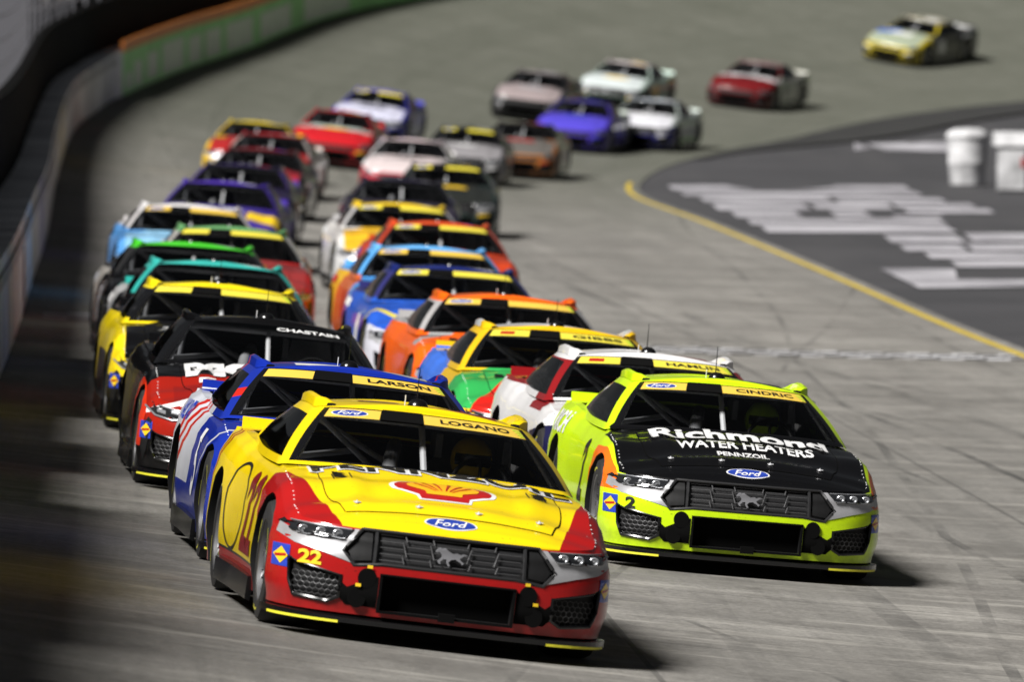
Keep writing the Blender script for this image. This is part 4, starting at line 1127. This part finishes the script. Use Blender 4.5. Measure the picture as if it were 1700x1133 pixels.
NEON = (0.56, 0.80, 0.010); K = (0.0035, 0.0035, 0.004)
P2 = paint('paint_neon_black', NEON, [((0.85, .16, .01), [('a', 1, -.05, 0, .865), ('a', 0, -1, 0, -1.32), ('a', 0, 0, 1, .52), ('a', -1, .05, -.35, -1.22)]),
    (K, [('a', 0, -1, 0, -1.50), ('a', 0, -.10, 1, .600), ('a', -1, .0, 0, -.875)]), (K, [('a', 0, -1, 0, -1.66), ('a', 0, 0, 1, .80), ('a', 0, 0, -1, -.926), ('a', -1, 0, 0, -.83)]), (K, [('a', 0, 0, -1, -.20), ('a', 0, 1, 0, 1.3)])])
D2 = [hood_text('Richmond', .02, 1.13, 1.24, .32, WHITE, bold=.035, arc=.02, off=.014), hood_text('WATER HEATERS', .03, .79, .96, .16, WHITE, bold=.022, arc=.01, off=.008), hood_text('PENNZOIL', 0, .58, .36, .12, WHITE, bold=.03, off=.010),
      nose_text('2', -.80, .445, .065, .080, INK), side_text('2', -1, 1.86, .57, .28, .44, INK), side_text('2', 1, 1.86, .57, .28, .44, INK),
      side_text('RICH', -1, 3.72, .83, .66, .16, WHITE), roof_rect(.06, .46, 2.40, 2.72, INK)] + STK
c2 = make_car(1200, 650, 'neon yellow car with black hood, front of the right-hand row', P2, yaw=5.3, name='CINDRIC', decals=D2)

B5 = (0.008, 0.026, 0.30); W5 = (0.62, 0.64, 0.70); R5 = (0.55, 0.02, 0.012)
P5 = paint('paint_blue_white_red', B5, [(W5, [('a', 0, 1, .35, 2.65), ('a', 1, 0, 0, .66), ('a', 0, 0, -1, -.96)]),
    (R5, [('a', 0, .6, 1, 2.52), ('a', 0, -.6, -1, -2.60), ('a', 0, 1, 0, 2.7)]), (R5, [('a', 0, .6, 1, 2.68), ('a', 0, -.6, -1, -2.76), ('a', 0, 1, 0, 2.7)]), (R5, [('a', 0, .6, 1, 2.84), ('a', 0, -.6, -1, -2.92), ('a', 0, 1, 0, 2.7)]),
    (B5, [('a', 0, .6, 1, 0), ('a', 0, -.6, -1, -2.48), ('a', 0, 1, 0, 2.4), ('a', 0, 0, -1, -.40)]),
    (R5, [('a', .8, -.55, 0, -.52), ('a', -.8, .55, 0, .43), ('a', 0, 0, 1, .93), ('a', 0, 1, 0, 1.5), ('a', 0, 0, -1, -1.19)]),
    (W5, [('a', 0, .5, 1, 1.28), ('a', 0, -.5, -1, -1.32), ('a', 1, 0, 0, .8), ('a', 0, -1, 0, -1.6)])])
D5 = [fb('hood_patch', xf(poly_geo([(-.5, -.5), (.4, -.5), (.5, .5), (-.3, .5)]), x, 1.22, .20, .10), m_top, .004, WHITE, .04) for x in (-.60, -.33, -.08, .2, .45)] + [fb('hood_patch', xf(RECT, -.5, .80, .26, .11), m_top, .004, BANNER, .04),
      side_text('5', -1, 1.86, .57, .28, .44, WHITE), side_text('VALVO', -1, 3.62, .84, .55, .13, BLUEF), roof_rect(-.36, -.06, 2.42, 2.60, WHITE), roof_rect(.22, .5, 2.4, 2.6, GREYF)] + STK
make_car(587, 634, 'blue car with white rear quarter and red stripes behind the leading car', P5, yaw=5.4, kind='chevy', name='LARSON', decals=D5)

P1 = paint('paint_black_red', K, [((0.30, .012, .006), [('a', 0, -1, 0, -.80), ('a', 0, .25, -1, -.66), ('a', 0, 0, 1, .40)]), ((0.24, .010, .007), [('a', 0, -1, 0, -.62), ('a', 0, 0, 1, .60), ('a', -1, 0, 0, -.74)]),
    ((.75, .75, .76), [('a', .35, 0, 1, .872), ('a', -.35, 0, -1, -.905), ('a', 0, -1, 0, -.6)]), ((0.60, .03, .008), [('a', 1, 0, 0, .93), ('a', 0, -1, 0, -1.5), ('a', 0, 1, 0, .4), ('a', 0, 0, 1, .30)])])
D1 = [hood_text('MOOSE', 0, 1.04, 1.30, .56, WHITE, bold=.07, off=.011), hood_text('F R A T', -.1, .68, .9, .09, WHITE), nose_text('1', -.60, .435, .05, .085, WHITE), fb('hood_patch', xf(RECT, -.02, .66, .26, .13), m_top, .004, YELLOWF, .04)] + STK
make_car(448, 549, 'black and red car with big white hood letters in the left-hand row', P1, yaw=4.2, kind='chevy', banner=None, name='CHASTAIN', decals=D1)

P_L4 = paint_spec('paint_yellow_black', (0.78, .60, .01), hood=K, pil=K, roof=(0.78, .62, .01), low=K, nose=(0.70, .52, .01), extra=[(K, [('a', 0, -1, 0, -.7), ('a', 0, 0, -1, -.47)]), (K, [('a', 0, 1, 0, 1.3), ('a', 0, .0, -1, -.62), ('a', 0, -1, 0, -3.2)])])
make_car(370, 488, 'yellow car with black hood and white hood figure behind the black and red car', P_L4, yaw=4.0, kind='chevy', banner=BANNER2, decals=[hood_text('Z1', -.2, .98, .75, .20, WHITE, bold=.05)] + STK)
P_L5 = paint_spec('paint_black_teal', K, pil=(0.03, .38, .33), roof=(0.04, .40, .35), extra=[((.5, .5, .5), [('a', 0, 1, 0, 3.2), ('a', 0, 0, 1, .6), ('a', 1, 0, 0, .8), ('a', 0, -1, 1, -3.0)])])
make_car(362, 449, 'black car with teal roof and pillars in the left-hand row', P_L5, yaw=4, banner=None, detail=1)
P_L6 = paint_spec('paint_black_green', K, roof=(0.06, .50, .03), pil=(.02, .02, .02), rear=(.35, .33, .30))
make_car(323, 416, 'black car with bright green roof in the left-hand row', P_L6, yaw=4, kind='chevy', banner=None, detail=1)
P_L7 = paint_spec('paint_grey_red', (0.42, .02, .02), pil=(.40, .39, .37), roof=(.12, .30, .12), hood=(.25, .03, .03), side=(.55, .55, .57))
make_car(386, 388, 'grey pillared car with red fenders just behind the green roofed car', P_L7, yaw=2.5, kind='chevy', banner=BANNER2, detail=1)
P_L8 = paint_spec('paint_sky_white', (0.10, .32, .70), pil=(.66, .64, .64), roof=(.68, .66, .66), hood=(.25, .50, .72))
make_car(318, 350, 'sky blue car with white roof and pillars beside the outside wall', P_L8, yaw=3.5, detail=1)
P_L9 = paint_spec('paint_purple', (0.045, .018, .26), hood=(0.05, .03, .25), roof=(0.06, .03, .30), extra=[((.75, .50, .02), [('a', 0, -1, 0, -.9), ('a', 0, 0, 1, .62), ('s', 1, 0, 0, .45), ('a', 0, 1, 0, .5)])])
make_car(372, 310, 'purple car with a yellow fender patch in the left-hand row', P_L9, yaw=-2, kind='chevy', banner=None, detail=1)
P_L10 = paint_spec('paint_dark_purple', (0.02, .012, .06), pil=(.06, .03, .20), hood=(.02, .015, .04), roof=(.02, .015, .05))
make_car(402, 280, 'dark purple car behind the purple one in the left-hand row', P_L10, yaw=-2, kind='chevy', banner=None, detail=1)
P_L11 = paint_spec('paint_black_crimson', (0.025, .012, .014), hood=(.30, .02, .03), roof=(.12, .01, .015), pil=K, nose=(.25, .25, .26))
make_car(432, 253, 'black car with crimson hood in the left-hand row', P_L11, yaw=-3, kind='chevy', banner=None, detail=1)
P_L12 = paint_spec('paint_crimson_white', (0.40, .015, .02), pil=(.5, .45, .42), roof=(.25, .015, .02), rear=(.6, .58, .55), side=(.55, .52, .5))
make_car(452, 228, 'crimson car with white side between the yellow and the red cars', P_L12, yaw=-4, kind='chevy', banner=None, detail=1)
P_L13 = paint_spec('paint_amber', (0.70, .45, .02), hood=(.35, .02, .02), roof=(.55, .42, .03))
make_car(428, 208, 'yellow roofed car at the back left nearest the wall', P_L13, yaw=-3, banner=None, detail=1)
P_L14 = paint_spec('paint_red_mint', (0.48, .014, .020), hood=(.45, .52, .48), roof=(.30, .015, .02), extra=[((.48, .014, .020), [('a', 0, -1, 0, -.95), ('a', 0, 0, 1, .5)])])
make_car(566, 190, 'bright red car with pale hood in the middle of the pack', P_L14, yaw=-4, kind='chevy', banner=None, detail=1)
P_L15 = paint_spec('paint_royal_white', (0.05, .05, .40), hood=(.55, .55, .68), roof=(.20, .18, .45))
make_car(630, 155, 'blue and white car last of the left-hand row', P_L15, yaw=-7, banner=BANNER2, detail=1)

WH = (0.72, 0.71, 0.71); NV = (0.012, 0.012, 0.05); MR = (0.26, 0.010, 0.012)
P11 = paint('paint_white_maroon_navy', WH, [(NV, [('a', 1, -.18, 0, .60), ('a', 0, -1, 0, -1.55), ('a', 0, -.10, -1, -.80)]), (MR, [('a', 0, 0, 1, .93), ('a', 0, 1, 0, 1.45), ('a', 0, 0, -1, -1.18)]), (NV, [('a', 0, -1, 0, -.7), ('a', 0, 0, -1, -.62)]),
    (MR, [('a', 0, 1, -.1, 1.35), ('a', 0, -1, 0, -2.2), ('a', 0, 0, 1, .80), ('a', 1, 0, 0, .80)])])
STAR = poly_geo([((.5 if k % 2 == 0 else .2)*math.sin(math.pi*k/5), (.5 if k % 2 == 0 else .2)*math.cos(math.pi*k/5)) for k in range(10)])
D11 = [fb('fender_star', xf(STAR, .86, .74, .20, .17), m_side(-1), .004, WHITE, .03), fb('hood_patch', xf(RECT, -.05, 1.12, .34, .10), m_top, .004, LIME, .04),
       fb('maker_patch', xf(RECT, -.43, 0, .11, .06), m_wsm, .005, REDF, .03), fb('roof_stripe', xf(RECT, .2, 2.5, .5, .2), m_top, .004, DARKRED, .05)]
make_car(1086, 606, 'white car with dark red pillars directly behind the neon yellow car', P11, yaw=6, kind='chevy', banner=BANNER2, name='HAMLIN', decals=D11)
P_R3 = paint('paint_candy', (0.78, .48, .01), [((.05, .17, .70), [('a', 0, 1, 0, 2.6), ('a', 0, 0, 1, .5), ('a', 0, 0, -1, -.97)]), ((.03, .36, .08), [('a', 0, -1, 0, -1.5), ('a', 0, 0, 1, .62)]),
    ((.55, .015, .01), [('s', 1, -.55, 0, -1.02), ('a', 0, -1, 0, -1.2), ('a', 0, 0, 1, .55)]), ((.6, .6, .6), [('s', 1, -.25, 0, .08), ('a', 0, -1, 0, -1.0), ('a', 0, 0, 1, .55), ('s', -1, 0, 0, -.75)]),
    ((.80, .46, .01), [('a', 0, -1, 0, -.6), ('a', 0, 0, -1, -.60), ('a', 1, 0, 0, .6)]), ((.45, .015, .01), [('a', 0, 0, 1, 1.225), ('a', -1, 0, 0, -.36), ('a', 0, 1, 0, 2.28), ('a', 0, -1, 0, -2.45)]), ((.6, .6, .6), [('a', 0, 0, 1, 1.22), ('a', 0, 1, 0, 2.45)])])
make_car(932, 560, 'yellow, green and red car third in the right-hand row', P_R3, yaw=5, kind='chevy', banner=BANNER2, name='GIBBS', decals=[fb('maker_patch', xf(RECT, -.43, 0, .11, .06), m_wsm, .005, REDF, .03), fb('hood_patch', xf(RECT, .30, 1.15, .24, .10), m_top, .004, LIME, .04)])
P_R4 = paint_spec('paint_orange', (0.85, .12, .006), pil=(.38, .37, .37), roof=(.85, .13, .008), extra=[((.35, .35, .35), [('a', .9, 1, 0, 1.95), ('a', -.9, -1, 0, -2.25), ('a', 0, 0, 1, .8), ('a', 0, -1, 0, -1.7)])])
make_car(846, 506, 'orange car with silver pillars in the right-hand row', P_R4, yaw=5, decals=[hood_text('PIT', 0, 1.2, .8, .12, WHITE, bold=.04), fb('hood_patch', xf(RECT, .28, 1.02, .22, .12), m_top, .004, YELLOWF, .04)])
P_R5 = paint_spec('paint_cobalt', (0.02, .09, .48), pil=(.03, .03, .14), roof=(.012, .02, .12), nose=(.5, .5, .55), extra=[((.65, .55, .03), [('a', .8, -.6, 0, .10), ('a', -.8, .6, 0, -.16), ('a', 0, -1, 0, -1.4), ('a', 0, 0, 1, .6)])])
make_car(754, 456, 'cobalt blue car with a yellow fender stripe in the right-hand row', P_R5, yaw=4.4, banner=BANNER2, detail=1)
P_R6 = paint_spec('paint_azure', (0.07, .30, .72), pil=(.10, .36, .75), roof=(.13, .40, .78), side=(.60, .12, .03), rear=(.70, .40, .02))
make_car(716, 421, 'light blue car with orange sides behind the cobalt car', P_R6, yaw=4.4, detail=1)
P_R7 = paint_spec('paint_vermilion', (0.50, .05, .015), pil=(.45, .05, .02), roof=(.60, .07, .02), low=(.03, .05, .25))
make_car(732, 379, 'vermilion roofed car behind the light blue one', P_R7, yaw=3.2, banner=BANNER2, detail=1)
P_R8 = paint_spec('paint_white_gold', (0.62, .60, .58), pil=(.45, .44, .44), roof=(.70, .48, .02), hood=(.70, .40, .02), nose=(.5, .5, .5))
make_car(666, 347, 'white car with golden roof and hood in the right-hand row', P_R8, yaw=4, banner=BANNER2, detail=1)
P_R9 = paint_spec('paint_black_plain', (0.018, .016, .030), hood=(.03, .025, .04))
make_car(668, 305, 'black car behind the golden roofed car', P_R9, yaw=1, kind='chevy', banner=None, detail=1)
P_R10 = paint_spec('paint_black_forest', (0.03, .05, .045), hood=(.02, .022, .02), roof=K)
make_car(742, 279, 'black and dark green car with yellow banner at the right edge of the row', P_R10, yaw=0, banner=BANNER2, detail=1)
P_R11 = paint_spec('paint_white_rose', (0.60, .58, .58), hood=(.58, .50, .50), nose=(.45, .03, .05), roof=(.55, .45, .47))
make_car(684, 237, 'white car with rose nose beside the bright red car', P_R11, yaw=-2, kind='chevy', banner=None, detail=1)
P_R12 = paint_spec('paint_graphite', (0.20, .19, .20), hood=(.25, .24, .25), roof=(.03, .03, .02), pil=K)
make_car(778, 217, 'graphite grey car with dark roof left of the orange nosed car', P_R12, yaw=-3, banner=BANNER2, detail=1)
P_R13 = paint_spec('paint_bronze', (0.35, .13, .03), hood=(.12, .11, .10), roof=(.03, .025, .02), side=(.55, .5, .42), pil=K)
make_car(870, 209, 'dark car with orange nose in front of the violet car', P_R13, yaw=-5, kind='chevy', banner=None, detail=1)
P_R14 = paint_spec('paint_violet', (0.07, .04, .42), hood=(.08, .06, .50), roof=(.05, .04, .20), rear=(.45, .50, .45))
make_car(968, 172, 'violet blue car coming off the banking', P_R14, yaw=-9, kind='chevy', banner=None, detail=1)
P_R15 = paint_spec('paint_white_navy', (0.50, .56, .52), nose=(.03, .03, .20), hood=(.62, .62, .66), roof=(.35, .38, .42), low=(.12, .5, .06))
make_car(1082, 170, 'white and navy car with green skirts on the banking', P_R15, yaw=-12, banner=None, detail=1)
P_R16 = paint_spec('paint_black_blush', (0.03, .035, .035), hood=(.30, .25, .25), roof=(.20, .18, .18), nose=K, pil=K)
make_car(895, 124, 'black car with pale hood highest of the middle group on the banking', P_R16, yaw=-9, kind='chevy', banner=None, detail=1)
P_R17 = paint_spec('paint_mint', (0.48, .60, .53), hood=(.55, .60, .60), roof=(.50, .45, .45), nose=(.10, .14, .12))
make_car(1040, 108, 'pale mint car high on the banking', P_R17, yaw=-14, banner=None, detail=1)
P_R18 = paint_spec('paint_maroon_white', (0.12, .006, .008), hood=(.13, .008, .010), side=(.45, .45, .40), rear=(.35, .35, .30), roof=(.3, .2, .2), extra=[((.55, .53, .54), [('a', 0, 1, 0, 1.0), ('a', 0, -1, 0, -1.48), ('a', 0, 0, 1, .8)])])
make_car(1258, 108, 'maroon car with white hood band alone on the banking', P_R18, yaw=-17, kind='chevy', banner=None, detail=1)
P_R19 = paint_spec('paint_gold_black', (0.58, .46, .02), hood=(.30, .34, .25), rear=(.03, .03, .03), side=(.08, .08, .06), roof=(.4, .38, .3), extra=[((.05, .15, .55), [('a', 0, 1, 0, .8), ('a', 0, -1, 0, -1.3), ('s', -1, 0, 0, .1), ('a', 0, 0, 1, .8)])])
make_car(1525, 36, 'yellow car with black tail farthest up the banking at top right', P_R19, yaw=-27, kind='chevy', banner=None, detail=1)

# ------------------------------------------------------------------ drivers
def driver(car, label, hel):
    e = empty('person', label=label, cat='person'); e.matrix_basis = car.matrix_world @ Matrix.Translation((.36, 2.62, .31))
    me = bpy.data.meshes.new('racing_suit')
    V = [(0, 0, .10), (0, .02, .28), (0, .05, .44), (0, .03, .52), (0, .01, .60), (.17, .03, .42), (.24, -.18, .28), (.13, -.44, .36), (.12, -.52, .39), (-.17, .03, .42), (-.24, -.18, .28), (-.13, -.44, .36), (-.12, -.52, .39),
         (.10, -.12, .06), (.12, -.48, .10), (-.10, -.12, .06), (-.12, -.48, .10)]
    E = [(0, 1), (1, 2), (2, 3), (3, 4), (2, 5), (5, 6), (6, 7), (7, 8), (2, 9), (9, 10), (10, 11), (11, 12), (0, 13), (13, 14), (0, 15), (15, 16)]
    RD = [.15, .15, .13, .06, .07, .07, .05, .04, .035, .07, .05, .04, .035, .09, .06, .09, .06]
    me.from_pydata(V, E, []); o = link('tmp', me); md = o.modifiers.new('s', 'SKIN'); me.skin_vertices[0].data[0].use_root = True
    for q, r_ in zip(me.skin_vertices[0].data, RD): q.radius = (r_, r_*.85)
    o.modifiers.new('d', 'SUBSURF').levels = 2
    res = bpy.data.meshes.new_from_object(o.evaluated_get(bpy.context.evaluated_depsgraph_get())); bpy.data.objects.remove(o)
    res.name = 'racing_suit'; res.materials.append(simple('suit', (.03, .03, .035), .7)); res.polygons.foreach_set('use_smooth', [True]*len(res.polygons))
    link('racing_suit', res, e)
    h = MB(); rws = []
    for k in range(13):
        a = math.pi*k/12 - math.pi/2; rws.append([(.125*math.cos(a)*math.cos(q)*(1 if k > 3 else .92), -.01 + .145*math.cos(a)*math.sin(q), .68 + .135*math.sin(a)) for q in [2*math.pi*j/24 for j in range(24)]])
    h.grid(rws, 0, True, True)
    h.m = [1 if (sum(h.v[i][1] for i in f)/4 < -.07 and .64 < sum(h.v[i][2] for i in f)/4 < .72) else 0 for f in h.f]
    link('helmet', h.mesh('helmet', [hel, GLOSSBLACK], 60), e)
driver(c22, 'helmeted driver seated inside the yellow and red number 22 car', YELLOWF)
driver(c2, 'helmeted driver seated inside the neon yellow car', LIME)
